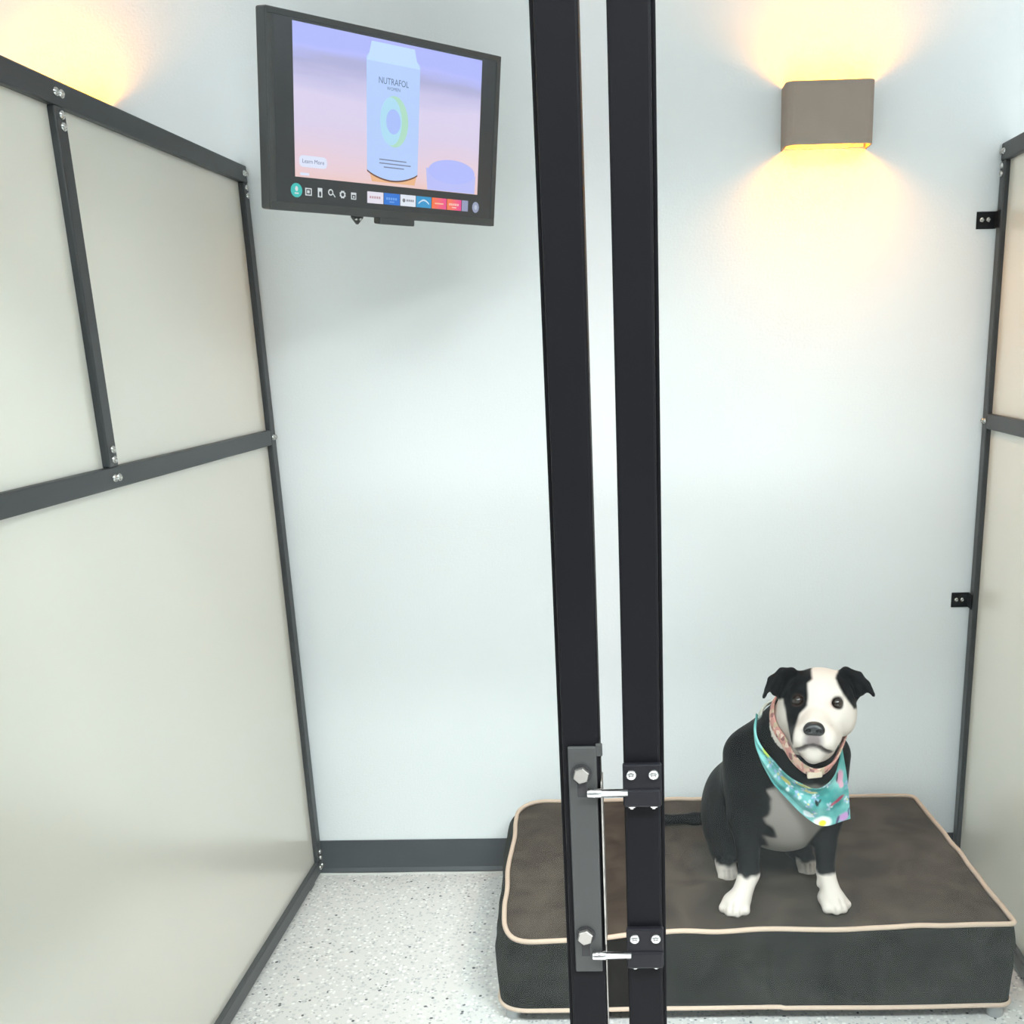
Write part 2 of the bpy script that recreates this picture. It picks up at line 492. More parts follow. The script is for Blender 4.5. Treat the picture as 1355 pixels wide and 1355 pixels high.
# hinge blocks with pins on the right leaf
for zc_, s_ in ((1.029, 1), (.838, 1)):
    blk = lat('latch_block', .9250, .9655, -.0285, -.0202, zc_ - .026, zc_ + .021, M_BLACKPL, GR, cr_, .0018)
    lat('block_lip', .9255, .9650, -.0315, -.0200, zc_ - .026, zc_ - .006, M_BLACKPL, blk, cr_, .0025)
    for xs_ in (.9340, .9570):
        add_screw((xs_ - cr_, -.0285, zc_ + .010), (0, -1, 0), blk, scale=.78)
        add_screw((xs_ - cr_, -.0225, zc_ - .0270), (0, -.6, -.8), blk, scale=.62)
    bm = bmesh.new()
    mt = axis_to((-1, 0, 0), (.927 - cr_, -.0300, zc_ - .0095))
    bm_lathe(bm, [(0, -.003), (.0042, -.003), (.0042, .024), (.0050, .0245), (.0050, .0385), (.0040, .0395), (0, .0395)], mt, 16)
    obj_from_bm('latch_pin', bm, M_CHROME, blk, True)

# ------------------------------------------------------------------ television
TVW, TVH = .57, .342
TV = empty('television')
Rz = Matrix.Rotation(.8494, 4, 'Z'); Rx = Matrix.Rotation(.1534, 4, 'X')
TV.matrix_world = Matrix.Translation((.4563, -.4660, 1.8985)) @ Rz @ Rx
tag(TV, 'black television on a swivel wall arm showing a bottle advert', 'television')
# local frame: x right, y into the set, z up; the front face lies at y = 0
case = box('case', -TVW / 2, TVW / 2, 0.0, .034, -TVH / 2, TVH / 2, M_TVCASE, TV, .004, 2)
box('back_cover', -.20, .20, .030, .062, -.13, .10, M_TVCASE, TV, .014, 3)
bz = .010
bm = bmesh.new()
bm_box(bm, -TVW / 2 + .001, TVW / 2 - .001, -.003, .001, TVH / 2 - .012, TVH / 2 - .001, .001, 1)
bm_box(bm, -TVW / 2 + .001, TVW / 2 - .001, -.003, .001, -TVH / 2 + .001, -TVH / 2 + .016, .001, 1)
bm_box(bm, -TVW / 2 + .001, -TVW / 2 + .013, -.003, .001, -TVH / 2 + .016, TVH / 2 - .012, .001, 1)
bm_box(bm, TVW / 2 - .013, TVW / 2 - .001, -.003, .001, -TVH / 2 + .016, TVH / 2 - .012, .001, 1)
obj_from_bm('bezel', bm, M_TVCASE, TV)
box('sensor_housing', -.030, .060, -.002, .022, -TVH / 2 - .012, -TVH / 2 + .003, M_TVCASE, TV, .003, 2)
# wall arm
bm = bmesh.new()
bm_box(bm, -.05, .05, .060, .068, -.05, .05, .002, 1)
mp_ = obj_from_bm('mount_plate', bm, M_TVCASE, TV)
inv = TV.matrix_world.inverted()
def tvlocal(p): return inv @ Vector(p)
backc = TV.matrix_world @ Vector((0, .068, 0))
elbow = Vector((.42, -.16, backc.z - .005)); wallp = Vector((.36, -.012, backc.z - .005))
tube_mesh('wall_arm', [tvlocal(backc), tvlocal(elbow), tvlocal(wallp)], .014, M_TVCASE, TV, 10)
bm = bmesh.new(); bm_box(bm, -.04, .04, -.012, -.0005, -.09, .09, .002, 1)
bmesh.ops.transform(bm, matrix=inv @ Matrix.Translation(wallp + Vector((0, .012, 0))), verts=bm.verts)
obj_from_bm('wall_plate', bm, M_TVCASE, TV)
# little arm clamp peeping out under the set
bm = bmesh.new()
bm_box(bm, -.011, .011, -.004, .004, -.011, .011, .002, 1)
bmesh.ops.transform(bm, matrix=Matrix.Translation((-.068, .026, -TVH / 2 - .002)) @ Matrix.Rotation(math.pi / 4, 4, 'Y'), verts=bm.verts)
clampo = obj_from_bm('arm_clamp', bm, M_TVCASE, TV)
for sx_ in (-.005, .005):
    add_screw((-.068 + sx_, .022, -TVH / 2 - .006), (0, -1, 0), clampo, scale=.45)

ES = 1.0 / (2 ** EXPO)
def U(u): return (u - .5) * TVW
def V(v): return (v - .5) * TVH
scr = box('screen', -TVW / 2 + .013, TVW / 2 - .013, -.0012, .001, -TVH / 2 + .016, TVH / 2 - .012, emis('screen_dark', lin((52, 56, 60)), .8 * ES), TV)  # even grey emission imitates haze over the dark screen

def flat(name, pts, y, mat, parent=None):
    v = [(p[0], y, p[1]) for p in pts]
    o = obj_from_py(name, v, [tuple(range(len(v)))], mat, parent or scr)
    return o
def rrect(u0, u1, v0, v1, r=.0, n=5):
    x0, x1, z0, z1 = U(u0), U(u1), V(v0), V(v1)
    if r <= 0: return [(x0, z0), (x1, z0), (x1, z1), (x0, z1)]
    out = []
    for cx, cz, a0 in ((x1 - r, z0 + r, -90), (x1 - r, z1 - r, 0), (x0 + r, z1 - r, 90), (x0 + r, z0 + r, 180)):
        for k in range(n + 1):
            a = math.radians(a0 + 90 * k / n); out.append((cx + r * math.cos(a), cz + r * math.sin(a)))
    return out
def ell(u, v, rx, rz, n=28, a0=0, a1=2 * math.pi):
    return [(U(u) + rx * math.cos(a0 + (a1 - a0) * k / n), V(v) + rz * math.sin(a0 + (a1 - a0) * k / n)) for k in range(n)]
def text(name, body, u, v, size, mat, y, parent=None, sx=1.0):
    cu = bpy.data.curves.new(name, 'FONT'); cu.body = body; cu.size = size
    cu.align_x = 'CENTER'; cu.align_y = 'CENTER'; cu.resolution_u = 3
    tmp = bpy.data.objects.new('tmp', cu); C.objects.link(tmp)
    dg = bpy.context.evaluated_depsgraph_get()
    me = bpy.data.meshes.new_from_object(tmp.evaluated_get(dg))
    bpy.data.objects.remove(tmp); bpy.data.curves.remove(cu)
    me.transform(Matrix.Translation((U(u), y, V(v))) @ Matrix.Rotation(math.pi / 2, 4, 'X') @ Matrix.Scale(sx, 4, (1, 0, 0)))
    me.materials.clear()
    return obj_from_me(name, me, mat, parent or scr)

def mat_picture():
    m, nt, b = newmat('advert_picture')
    tc = nt.nodes.new('ShaderNodeTexCoord')
    sp = nt.nodes.new('ShaderNodeSeparateXYZ'); nt.links.new(tc.outputs['Generated'], sp.inputs[0])
    nz = nt.nodes.new('ShaderNodeTexNoise'); nz.inputs['Scale'].default_value = 2.5; nz.inputs['Detail'].default_value = 3
    mp = nt.nodes.new('ShaderNodeMapping'); mp.inputs['Scale'].default_value = (.7, 1, 3.0)
    nt.links.new(tc.outputs['Generated'], mp.inputs[0]); nt.links.new(mp.outputs[0], nz.inputs['Vector'])
    ad = nt.nodes.new('ShaderNodeMath'); ad.operation = 'MULTIPLY_ADD'; ad.inputs[1].default_value = .22
    nt.links.new(nz.outputs['Fac'], ad.inputs[0]); nt.links.new(sp.outputs[2], ad.inputs[2])
    r = nt.nodes.new('ShaderNodeValToRGB')
    e = r.color_ramp.elements
    e[0].position = .05; e[0].color = lin((240, 200, 190))
    e[1].position = 1.05; e[1].color = lin((178, 184, 252))
    for p, c in ((.22, (236, 206, 216)), (.45, (222, 208, 236)), (.66, (222, 210, 240)), (.80, (200, 194, 232)), (.88, (178, 176, 218)), (.96, (184, 188, 252))):
        k = e.new(p); k.color = lin(c)
    nt.links.new(ad.outputs[0], r.inputs[0])
    nt.links.new(r.outputs[0], b.inputs['Emission Color'])
    b.inputs['Emission Strength'].default_value = ES
    b.inputs['Base Color'].default_value = (0.01, 0.01, 0.01, 1); b.inputs['Roughness'].default_value = .25
    return m
flat('picture', rrect(.096, .906, .184, .953), -.0016, mat_picture())
EB = lambda n, c, k=1.0: emis(n, lin(c), k * ES)
m_bottle = EB('advert_bottle', (184, 208, 254)); m_cap = EB('advert_cap', (196, 222, 254)); m_shade = EB('advert_shade', (214, 150, 100))
m_line = EB('advert_dark_line', (110, 70, 60)); m_text = EB('advert_text', (96, 112, 150)); m_green = EB('advert_green', (178, 222, 200))
m_ringin = EB('advert_ring_centre', (172, 192, 252)); m_lid = EB('advert_lid', (188, 192, 250)); m_lidtop = EB('advert_lid_top', (180, 188, 254))
m_btn = EB('button_white', (226, 230, 252)); m_grey = EB('grey_text', (120, 126, 160))
# warm reflection below the bottle, bottle, shoulder
flat('bottle_reflection', [(U(.395), V(.27)), (U(.41), V(.20)), (U(.60), V(.20)), (U(.612), V(.27))], -.0019, EB('advert_orange', (240, 184, 140)))
base = [(U(.388) + (U(.612) - U(.388)) * k / 16, V(.262) - .016 * math.sin(math.pi * k / 16) ** .8) for k in range(17)]
flat('bottle_shadow', [(x, z - .003) for x, z in base] + [(U(.612), V(.40)), (U(.388), V(.40))], -.0022, m_line)
flat('bottle_image', base + [(U(.616), V(.855)), (U(.600), V(.875)), (U(.590), V(.905)), (U(.400), V(.905)), (U(.396), V(.875)), (U(.384), V(.855))], -.0025, m_bottle)
flat('bottle_shoulder', [(U(.384), V(.835)), (U(.616), V(.835)), (U(.600), V(.875)), (U(.590), V(.935)), (U(.405), V(.935)), (U(.396), V(.875))], -.0027, m_cap)
text('bottle_lettering', 'NUTRAFOL', .500, .742, .0165, m_text, -.0029, sx=.88)
text('bottle_subtitle', 'WOMEN', .500, .706, .0085, m_text, -.0029)
for k, (a, bb, c) in enumerate(((.44, .56, .325), (.44, .58, .305), (.46, .55, .285))):
    flat('bottle_small_print', rrect(a, bb, c - .003, c + .003), -.0028, m_grey)
flat('green_ring', ell(.505, .535, .0345, .0470), -.0028, m_green)
flat('green_ring_left', ell(.490, .535, .0270, .0440), -.0029, EB('advert_aqua', (178, 222, 246)))
flat('ring_centre', ell(.500, .535, .0180, .0230), -.0031, m_ringin)
flat('lid_side', [(U(.652), V(.31)), (U(.66), V(.186)), (U(.89), V(.186)), (U(.893), V(.29))], -.0020, m_lid)
flat('lid_image', ell(.775, .300, .064, .0235), -.0024, m_lidtop)
flat('learn_button', rrect(.112, .222, .238, .298, .008), -.0024, m_btn)
text('learn_button_text', 'Learn More', .167, .268, .0105, m_text, -.0027)
flat('advert_tag', rrect(.115, .150, .194, .208, .001), -.0024, m_btn)
# menu bar
m_icon = EB('icon_white', (214, 218, 222))
flat('microphone_button', ell(.100, .113, .0128, .0128), -.0018, EB('icon_teal', (64, 190, 184)))
flat('microphone_icon', ell(.100, .121, .0032, .0046), -.0022, m_icon)
flat('microphone_stand', rrect(.092, .108, .094, .101), -.0022, m_icon)
dk = EB('icon_dark', (52, 56, 60), .8)
def icon(u, kind):
    if kind == 'frame':
        flat('menu_icon', rrect(u - .013, u + .013, .090, .130), -.0018, m_icon); flat('menu_icon_inner', rrect(u - .009, u + .009, .096, .124), -.0021, dk); flat('menu_icon_dot', rrect(u - .006, u + .004, .102, .118), -.0023, m_icon)
    elif kind == 'bookmark':
        flat('menu_icon', rrect(u - .009, u + .009, .086, .136), -.0018, m_icon); flat('menu_icon_inner', ell(u, .104, .0026, .0050), -.0021, dk)
    elif kind == 'search':
        flat('menu_icon', ell(u - .003, .118, .0060, .0060), -.0018, m_icon); flat('menu_icon_inner', ell(u - .003, .118, .0037, .0037), -.0021, dk)
        x, z = U(u) + .002, V(.112)
        flat('menu_icon_handle', [(x, z), (x + .006, z - .007), (x + .0075, z - .0055), (x + .0015, z + .0015)], -.0019, m_icon)
    elif kind == 'gear':
        flat('menu_icon', [(U(u) + (.0080 if k % 2 else .0062) * math.cos(k * math.pi / 8), V(.112) + (.0080 if k % 2 else .0062) * math.sin(k * math.pi / 8)) for k in range(16)], -.0018, m_icon)
        flat('menu_icon_inner', ell(u, .112, .0036, .0036), -.0021, dk)
    else:
        flat('menu_icon', rrect(u - .011, u + .011, .090, .128), -.0018, m_icon); flat('menu_icon_inner', rrect(u - .0075, u + .0075, .096, .116), -.0021, dk); flat('menu_icon_dot', rrect(u - .003, u + .003, .100, .110), -.0023, m_icon)
for k, kd in enumerate(('frame', 'bookmark', 'search', 'gear', 'box')):
    icon(.147 + k * .0462, kd)
tiles = [((232, 224, 238), (190, 150, 160)), ((38, 116, 214), (120, 170, 236)), ((228, 232, 244), (120, 120, 130)), ((48, 150, 206), (210, 226, 240)),
         (None, (250, 190, 160)), (None, (250, 200, 190)), ((150, 156, 190), (176, 180, 206))]
def mat_tile(c0, c1):
    m, nt, b = newmat('app_tile_gradient')
    tc = nt.nodes.new('ShaderNodeTexCoord'); sp = nt.nodes.new('ShaderNodeSeparateXYZ'); nt.links.new(tc.outputs['Generated'], sp.inputs[0])
    r = nt.nodes.new('ShaderNodeValToRGB'); r.color_ramp.elements[0].color = lin(c0); r.color_ramp.elements[1].color = lin(c1)
    nt.links.new(sp.outputs[0], r.inputs[0]); nt.links.new(r.outputs[0], b.inputs['Emission Color']); b.inputs['Emission Strength'].default_value = ES
    b.inputs['Base Color'].default_value = (.01, .01, .01, 1)
    return m
grads = [mat_tile((248, 120, 60), (240, 80, 150)), mat_tile((252, 130, 70), (236, 70, 150))]
gi = 0
for k, (bg, fg) in enumerate(tiles):
    u0 = .390 + k * .0733; u1 = u0 + (.0705 if k < 6 else .031)
    if bg is None:
        mt = grads[gi]; gi += 1
    else:
        mt = EB('app_tile', bg)
    flat('app_tile', rrect(u0, u1, .079, .143), -.0018, mt)
    fgm = EB('app_tile_mark', fg)
    if k in (0, 1, 5):
        for q in range(5): flat('app_tile_mark', rrect(u0 + .010 + q * .010, u0 + .017 + q * .010, .106, .119), -.0021, fgm)
        if k: flat('app_tile_mark', rrect(u0 + .024, u0 + .046, .092, .098), -.0021, fgm)
    elif k == 2:
        flat('app_tile_mark', ell(u0 + .016, .111, .0038, .0038, 16), -.0021, fgm)
        for q in range(4): flat('app_tile_mark', rrect(u0 + .028 + q * .009, u0 + .034 + q * .009, .106, .118), -.0021, fgm)
    elif k == 3:
        pts = [(U(u0 + .010 + .05 * i / 10), V(.106) + .007 * math.sin(math.pi * i / 10)) for i in range(11)]
        flat('app_tile_mark', pts + [(x, z - .003) for x, z in pts[::-1]], -.0021, fgm)
    elif k == 4:
        flat('app_tile_mark', rrect(u0 + .014, u0 + .056, .106, .114), -.0021, fgm)
flat('profile_button', ell(.899, .108, .0098, .0112), -.0022, EB('icon_grey', (150, 158, 186)))
flat('profile_mark', ell(.899, .108, .0040, .0050), -.0025, EB('icon_grey2', (190, 196, 214)))

# ------------------------------------------------------------------ wall sconces
def sconce(cx, label, power=1.0):
    S = empty('wall_sconce', (cx, 0, 1.97))
    tag(S, label, 'lamp', 'up and down wall sconces')
    hw, dpt, hh, th = .103, .092, .0675, .004
    # open shell: rounded U-shaped sleeve
    def outline(o, n=6):
        r = .022
        pts = [(-hw + o, -.0012)]
        for a0, px_, py_ in ((180, -hw + r, -dpt + r), (270, hw - r, -dpt + r)):
            for k in range(n + 1):
                a = math.radians(a0 + 90 * k / n); rr = r - o
                pts.append((px_ + rr * math.cos(a), py_ + rr * math.sin(a)))
        pts.append((hw - o, -.0012))
        return pts
    A, B = outline(0), outline(th)
    v = []; f = []; n = len(A)
    for ring, z in ((A, -hh), (A, hh), (B, hh), (B, -hh)):
        for p in ring: v.append((p[0], p[1], z))
    for q in range(4):
        q2 = (q + 1) % 4
        for k in range(n - 1):
            f.append((q * n + k, q * n + k + 1, q2 * n + k + 1, q2 * n + k))
    f.append((0, n, 2 * n, 3 * n)); f.append((n - 1, 4 * n - 1, 3 * n - 1, 2 * n - 1))
    sh = obj_from_py('shell', v, f, M_LAMP, S)
    bm = bmesh.new(); bm.from_mesh(sh.data); bmesh.ops.recalc_face_normals(bm, faces=bm.faces); bm.to_mesh(sh.data); bm.free()
    box('back_plate', -hw + .006, hw - .006, -.004, -.0005, -hh + .004, hh - .004, M_LAMPIN, S, .001, 1)
    box('divider', -hw + .005, hw - .005, -dpt + .024, -.004, -.02, .02, M_LAMPIN, S, .001, 1)
    for s in (-1, 1):
        bm = bmesh.new()
        bm_lathe(bm, [(0, 0), (.026, 0), (.026, .006), (.022, .009), (0, .010)], axis_to((0, 0, s), (0, -.046, s * .020)), 24)
        obj_from_bm('led_module', bm, emis('led_warm', (1.0, .62, .15, 1), 4), S, True)
        l = bpy.data.lights.new('sconce_glow', 'AREA'); l.shape = 'RECTANGLE'; l.size = .13; l.size_y = .05
        l.energy = 2.5 * power; l.color = (1.0, .36, .003); l.spread = math.radians(146)
        o = bpy.data.objects.new('sconce_glow', l); C.objects.link(o)
        o.parent = S; o.location = (0, -.046, s * .034)
        o.rotation_euler = (math.pi if s > 0 else 0, 0, 0)
    return S
sconce(1.405, 'taupe metal wall sconce glowing warm yellow on the wall above the dog')
sconce(1.405 - W, 'wall sconce glowing warm above the top rail of the left partition')

# ------------------------------------------------------------------ dog bed
ZB = .235
BED = empty('dog_bed', (1.18, -.41, 0))
tag(BED, 'brown suede raised dog bed with cream piping under the sitting dog', 'dog bed')
bo = Vector((1.18, -.41, 0))
def rounded_quad(corners, r, n_side=110, n_arc=10):
    """corners counter-clockwise from front-left; returns closed ring of (x,y)"""
    out = []
    m = len(corners)
    P = [Vector(c) for c in corners]
    arcs = []
    for i in range(m):
        p = P[i]; a = (P[i - 1] - p).normalized(); b = (P[(i + 1) % m] - p).normalized()
        rr = r[i]
        p0 = p + a * rr; p1 = p + b * rr
        arcs.append([(p0.lerp(p, t)).lerp(p.lerp(p1, t), t) for t in [k / n_arc for k in range(n_arc + 1)]])
    for i in range(m):
        out += arcs[i]
        s, e = arcs[i][-1], arcs[(i + 1) % m][0]
        out += [s.lerp(e, k / n_side) for k in range(1, n_side)]
    return out
top_ring = rounded_quad([(.627, -.797), (1.752, -.770), (1.702, -.042), (.592, -.052)], [.10, .015, .03, .09])
out_ring = rounded_quad([(.607, -.797), (1.758, -.785), (1.738, -.028), (.560, -.028)], [.07, .03, .06, .09])
bot_ring = rounded_quad([(.612, -.790), (1.756, -.780), (1.745, -.030), (.570, -.030)], [.07, .03, .05, .08])
NR = len(top_ring)
def nz(x, y, z, s, seed=0.0): return noise.noise(Vector((x * s + seed, y * s + seed * .7, z * s)))
def topz(x, y):
    """height of the top panel"""
    z = ZB
    dx = min(max((1.0 - x) / .35, 0), 1)                    # sags towards the front left corner
    z -= .020 * dx * min(max((-.55 - y) / .22, 0), 1)
    z += .004 * nz(x, y, 0, 5, 3.1) + .0022 * nz(x, y, 0, 14, 9.2)
    wr = math.sin((x * .55 + y * 1.0) * 42 + 3 * nz(x, y, 0, 3, 1.0))
    z += .0026 * wr * max(0, nz(x, y, 0, 4, 7.7) + .25)
    for (px_, py_, w_) in ((1.150, -.700, .06), (1.368, -.695, .06), (1.24, -.40, .18)):   # pressed down under the dog
        d = math.hypot(x - px_, y - py_) / w_
        z -= .0030 * math.exp(-d * d)
    return z
# top panel
cxy = Vector((1.17, -.41)); rings = 44
v = []; f = []
for q in range(rings + 1):
    s = 1 - (q / rings)
    for p in top_ring:
        c = cxy.lerp(Vector(p), max(s, .004))
        edge = 1 - s
        dome = .006 * min(edge * 6, 1)
        v.append((c.x - bo.x, c.y - bo.y, topz(c.x, c.y) + dome - .004))
for q in range(rings):
    for k in range(NR):
        k2 = (k + 1) % NR
        f.append((q * NR + k, q * NR + k2, (q + 1) * NR + k2, (q + 1) * NR + k))
f.append(tuple(rings * NR + k for k in range(NR)))
obj_from_py('top_panel', v, f, M_SUEDE_TOP, BED, True)
# side band: bulges out from the top seam, falls to the hem
levels = 16; v = []; f = []
for q in range(levels + 1):
    t = q / levels
    for k in range(NR):
        a, o_, b = Vector(top_ring[k]), Vector(out_ring[k]), Vector(bot_ring[k])
        w = min(1, t / .28)
        w = math.sin(w * math.pi / 2)
        c = a.lerp(o_, w) if t < .28 else o_.lerp(b, (t - .28) / .72)
        zt = topz(a.x, a.y) - .003
        zbm = .046 + .004 * nz(c.x, c.y, 0, 3, 5) - (.003 if c.x > 1.25 else 0)
        z = zt + (zbm - zt) * t
        d = (c - cxy).normalized()
        disp = .006 * nz(c.x, c.y, z, 6, 2.2) + .003 * nz(c.x, c.y, z * .4, 18, 4.2)
        if c.y < -.7:                                    # centre seam crease on the front
            disp -= .009 * math.exp(-((c.x - 1.213 - .02 * (z - .1)) / .009) ** 2) * min(1, t * 3)
        e = math.sin(math.pi * min(max(t, 0), 1)) ** .5
        c = c + d * disp * e
        v.append((c.x - bo.x, c.y - bo.y, z))
for q in range(levels):
    for k in range(NR):
        k2 = (k + 1) % NR
        f.append((q * NR + k, (q + 1) * NR + k, (q + 1) * NR + k2, q * NR + k2))
f.append(tuple(levels * NR + k for k in range(NR)))
side = obj_from_py('side_band', v, f, M_SUEDE_SIDE, BED, True)
def ring_tube(name, ring, zf, rad, wob=0):
    pts = []
    for k, p in enumerate(ring):
        wv = wob * nz(p[0], p[1], 0, 7, 3.3) if p[0] < .72 else 0
        pts.append((p[0] + wv - bo.x, p[1] - bo.y, zf(p[0], p[1])))
    tube_mesh(name, pts, rad, M_PIPING, BED, 8, True)
ring_tube('top_piping', top_ring, lambda x, y: topz(x, y) + .0005, .0058, .012)
ring_tube('bottom_piping', bot_ring, lambda x, y: .043 + .004 * nz(x, y, 0, 3, 5) - (.003 if x > 1.25 else 0), .0055)
for (x, y) in ((.640, -.740), (1.728, -.752), (1.700, -.08), (.620, -.08)):
    bm = bmesh.new()
    bm_lathe(bm, [(0, 0), (.017, 0), (.019, .003), (.018, .020), (.021, .038), (.021, .050), (0, .050)], Matrix.Translation((x - bo.x, y - bo.y, 0)), 20)
    obj_from_bm('foot', bm, M_FOOT, BED, True)

#DOG_SECTION
# ------------------------------------------------------------------ dog (one continuous body from a blended distance field)
def nrm(v):
    v = np.array(v, float); return v / np.linalg.norm(v)
hf = nrm((-.205, -.945, .25))                    # where the head looks
hr = nrm(np.cross(hf, (0, 0, 1))); hr = hr if hr[0] > 0 else -hr
hu = np.cross(hf, hr); hu = hu if hu[2] > 0 else -hu
_ro = -.02
hr, hu = hr * math.cos(_ro) + hu * math.sin(_ro), hu * math.cos(_ro) - hr * math.sin(_ro)
EYE_MID = np.array((1.311, -.740, .7435))
HC = EYE_MID - .062 * hf - .012 * hu
def Hd(a, b, c): return HC + a * hr + b * hf + c * hu
HM = np.array([hr, hf, hu])

PR = []      # (kind, k, func, lo, hi)
def _add(fn, lo, hi, k, sub=False):
    mrg = k + .012
    PR.append((sub, k, fn, np.array(lo) - mrg, np.array(hi) + mrg))
def rc(a, b, r1, r2, k=.02, sub=False):
    a = np.array(a, float); b = np.array(b, float); ba = b - a; bb = max(ba @ ba, 1e-9)
    def fn(P):
        pa = P - a
        h = np.clip((pa @ ba) / bb, 0, 1)
        return np.linalg.norm(pa - h[..., None] * ba, axis=-1) - (r1 + (r2 - r1) * h)
    R = max(r1, r2)
    _add(fn, np.minimum(a, b) - R, np.maximum(a, b) + R, k, sub)
def el(c, rad, axes=None, k=.02, sub=False):
    c = np.array(c, float); rad = np.array(rad, float); A = np.eye(3) if axes is None else np.array(axes, float)
    def fn(P):
        q = (P - c) @ A.T
        k0 = np.linalg.norm(q / rad, axis=-1); k1 = np.linalg.norm(q / rad ** 2, axis=-1) + 1e-9
        return k0 * (k0 - 1) / k1
    e = np.abs(A.T) @ rad
    _add(fn, c - e, c + e, k, sub)
def tri(a, b, c, th, k=.008):
    a, b, c = (np.array(x, float) for x in (a, b, c))
    ba, cb, ac = b - a, c - b, a - c
    n = np.cross(ba, ac)
    def fn(P):
        pa, pb, pc = P - a, P - b, P - c
        s = np.sign(pa @ np.cross(ba, n)) + np.sign(pb @ np.cross(cb, n)) + np.sign(pc @ np.cross(ac, n))
        def seg(p, e):
            h = np.clip((p @ e) / (e @ e), 0, 1); w = e * h[..., None] - p; return (w * w).sum(-1)
        d2 = np.minimum(np.minimum(seg(pa, ba), seg(pb, cb)), seg(pc, ac))
        d3 = (pa @ n) ** 2 / (n @ n)
        return np.sqrt(np.where(s < 2, d2, d3)) - th
    _add(fn, np.minimum(np.minimum(a, b), c) - th, np.maximum(np.maximum(a, b), c) + th, k)

def axes_dir(d, up=(0, 0, 1)):
    d = nrm(d); x = nrm(np.cross(d, up)); return np.array([x, d, np.cross(x, d)])

# trunk
rc((1.222, -.345, .360), (1.262, -.510, .490), .112, .126, .03)
rc((1.262, -.510, .490), (1.272, -.575, .505), .126, .118, .03)
el((1.272, -.590, .455), (.108, .095, .115), k=.03)
el((1.262, -.500, .390), (.098, .115, .085), k=.03)
rc((1.276, -.560, .570), (1.312, -.655, .690), .104, .074, .035)
el((1.225, -.330, .335), (.105, .085, .10), k=.03)
# thighs
el((1.152, -.420, .352), (.066, .125, .120), axes_dir((.05, -1, -.15)), k=.022)
el((1.318, -.405, .345), (.060, .120, .110), axes_dir((.05, -1, -.15)), k=.022)
# hind shanks and paws
rc((1.130, -.390, .266), (1.140, -.520, .262), .027, .024, .012)
rc((1.318, -.380, .266), (1.335, -.500, .262), .027, .024, .012)
# front legs
rc((1.188, -.560, .560), (1.178, -.610, .430), .060, .044, .03)
rc((1.178, -.610, .430), (1.181, -.664, .312), .037, .0225, .016)
rc((1.181, -.664, .312), (1.160, -.690, .266), .0225, .0235, .012)
rc((1.362, -.560, .555), (1.358, -.612, .430), .058, .040, .03)
rc((1.358, -.612, .430), (1.354, -.660, .312), .034, .0190, .016)
rc((1.354, -.660, .312), (1.366, -.684, .266), .0190, .0225, .012)
ELBOWS = ((1.176, -.590, .405), (1.362, -.590, .405))
for e in ELBOWS: el(e, (.030, .034, .034), k=.02)
CREASE = []
def paw(c, d, s=1.0):
    """c: centre of the paw on the bed, d: heading"""
    c = np.array(c, float); d = nrm(d); sd = nrm(np.cross(d, (0, 0, 1)))
    el(c + (0, 0, .021 * s), np.array((.029, .036, .021)) * s, axes_dir(d), k=.012)
    for q, (off, ln) in enumerate(((-.0225, .020), (-.0080, .032), (.0080, .032), (.0225, .020))):
        p = c + sd * off * s + d * ln * s
        rc(c + sd * off * .7 * s + (0, 0, .022 * s), p + (0, 0, .0125 * s), .0125 * s, .0120 * s, .0045)
    for off in (-.0155, 0, .0155):
        CREASE.append((c + sd * off * s + d * .030 * s + (0, 0, .036 * s), c + sd * off * 1.1 * s + d * (.052 if off == 0 else .046) * s + (0, 0, .006 * s)))
        rc(*CREASE[-1], .0030, .0030, .004, True)
paw((1.150, -.690, ZB - .001), (-.28, -1, 0), 1.05)
paw((1.366, -.684, ZB - .001), (.42, -1, 0), 1.05)
paw((1.143, -.524, ZB - .001), (.10, -1, 0), .76)
paw((1.338, -.498, ZB - .001), (.10, -1, 0), .76)
# dew claw pads
el((1.337, -.668, .288), (.005, .006, .011), k=.006)
# tail
tp = [(1.20, -.275, .30), (1.145, -.235, .262), (1.08, -.222, .252), (1.00, -.222, .250), (.945, -.232, .249)]
tr_ = [.026, .019, .016, .0135, .009]
for i in range(4): rc(tp[i], tp[i + 1], tr_[i], tr_[i + 1], .012)
# head
el(Hd(0, -.006, .010), (.076, .086, .068), HM, k=.02)
el(Hd(0, .010, .036), (.058, .060, .044), HM, k=.015)
for s in (-1, 1):
    el(Hd(s * .050, .012, -.022), (.031, .050, .040), HM, k=.02)         # cheek muscles
    el(Hd(s * .038, .045, .034), (.020, .020, .012), HM, k=.012)         # brows
    el(Hd(s * .034, .055, -.022), (.024, .028, .026), HM, k=.015)
    rc(Hd(s * .021, .055, -.056), Hd(s * .0185, .104, -.060), .034, .0285, .010)  # flews
    el(Hd(s * .029, .088, -.074), (.016, .026, .018), HM, k=.010)
rc(Hd(0, .045, -.022), Hd(0, .106, -.044), .041, .0300, .012)            # bridge and muzzle
rc(Hd(0, .020, -.078), Hd(0, .092, -.092), .044, .0235, .010)            # lower jaw
# mouth line and philtrum cut in
mouth = [(-.041, .090, -.094), (-.030, .110, -.0865), (-.014, .126, -.0790), (0, .1295, -.0765), (.014, .126, -.0790), (.030, .110, -.0865), (.041, .090, -.094)]
for i in range(6): rc(Hd(*mouth[i]), Hd(*mouth[i + 1]), .0050, .0050, .004, True)
rc(Hd(0, .137, -.052), Hd(0, .134, -.076), .0016, .0016, .003, True)
for s in (-1, 1): el(Hd(s * .040, .062, .0115), (.0150, .010, .0110), HM, k=.005, sub=True)
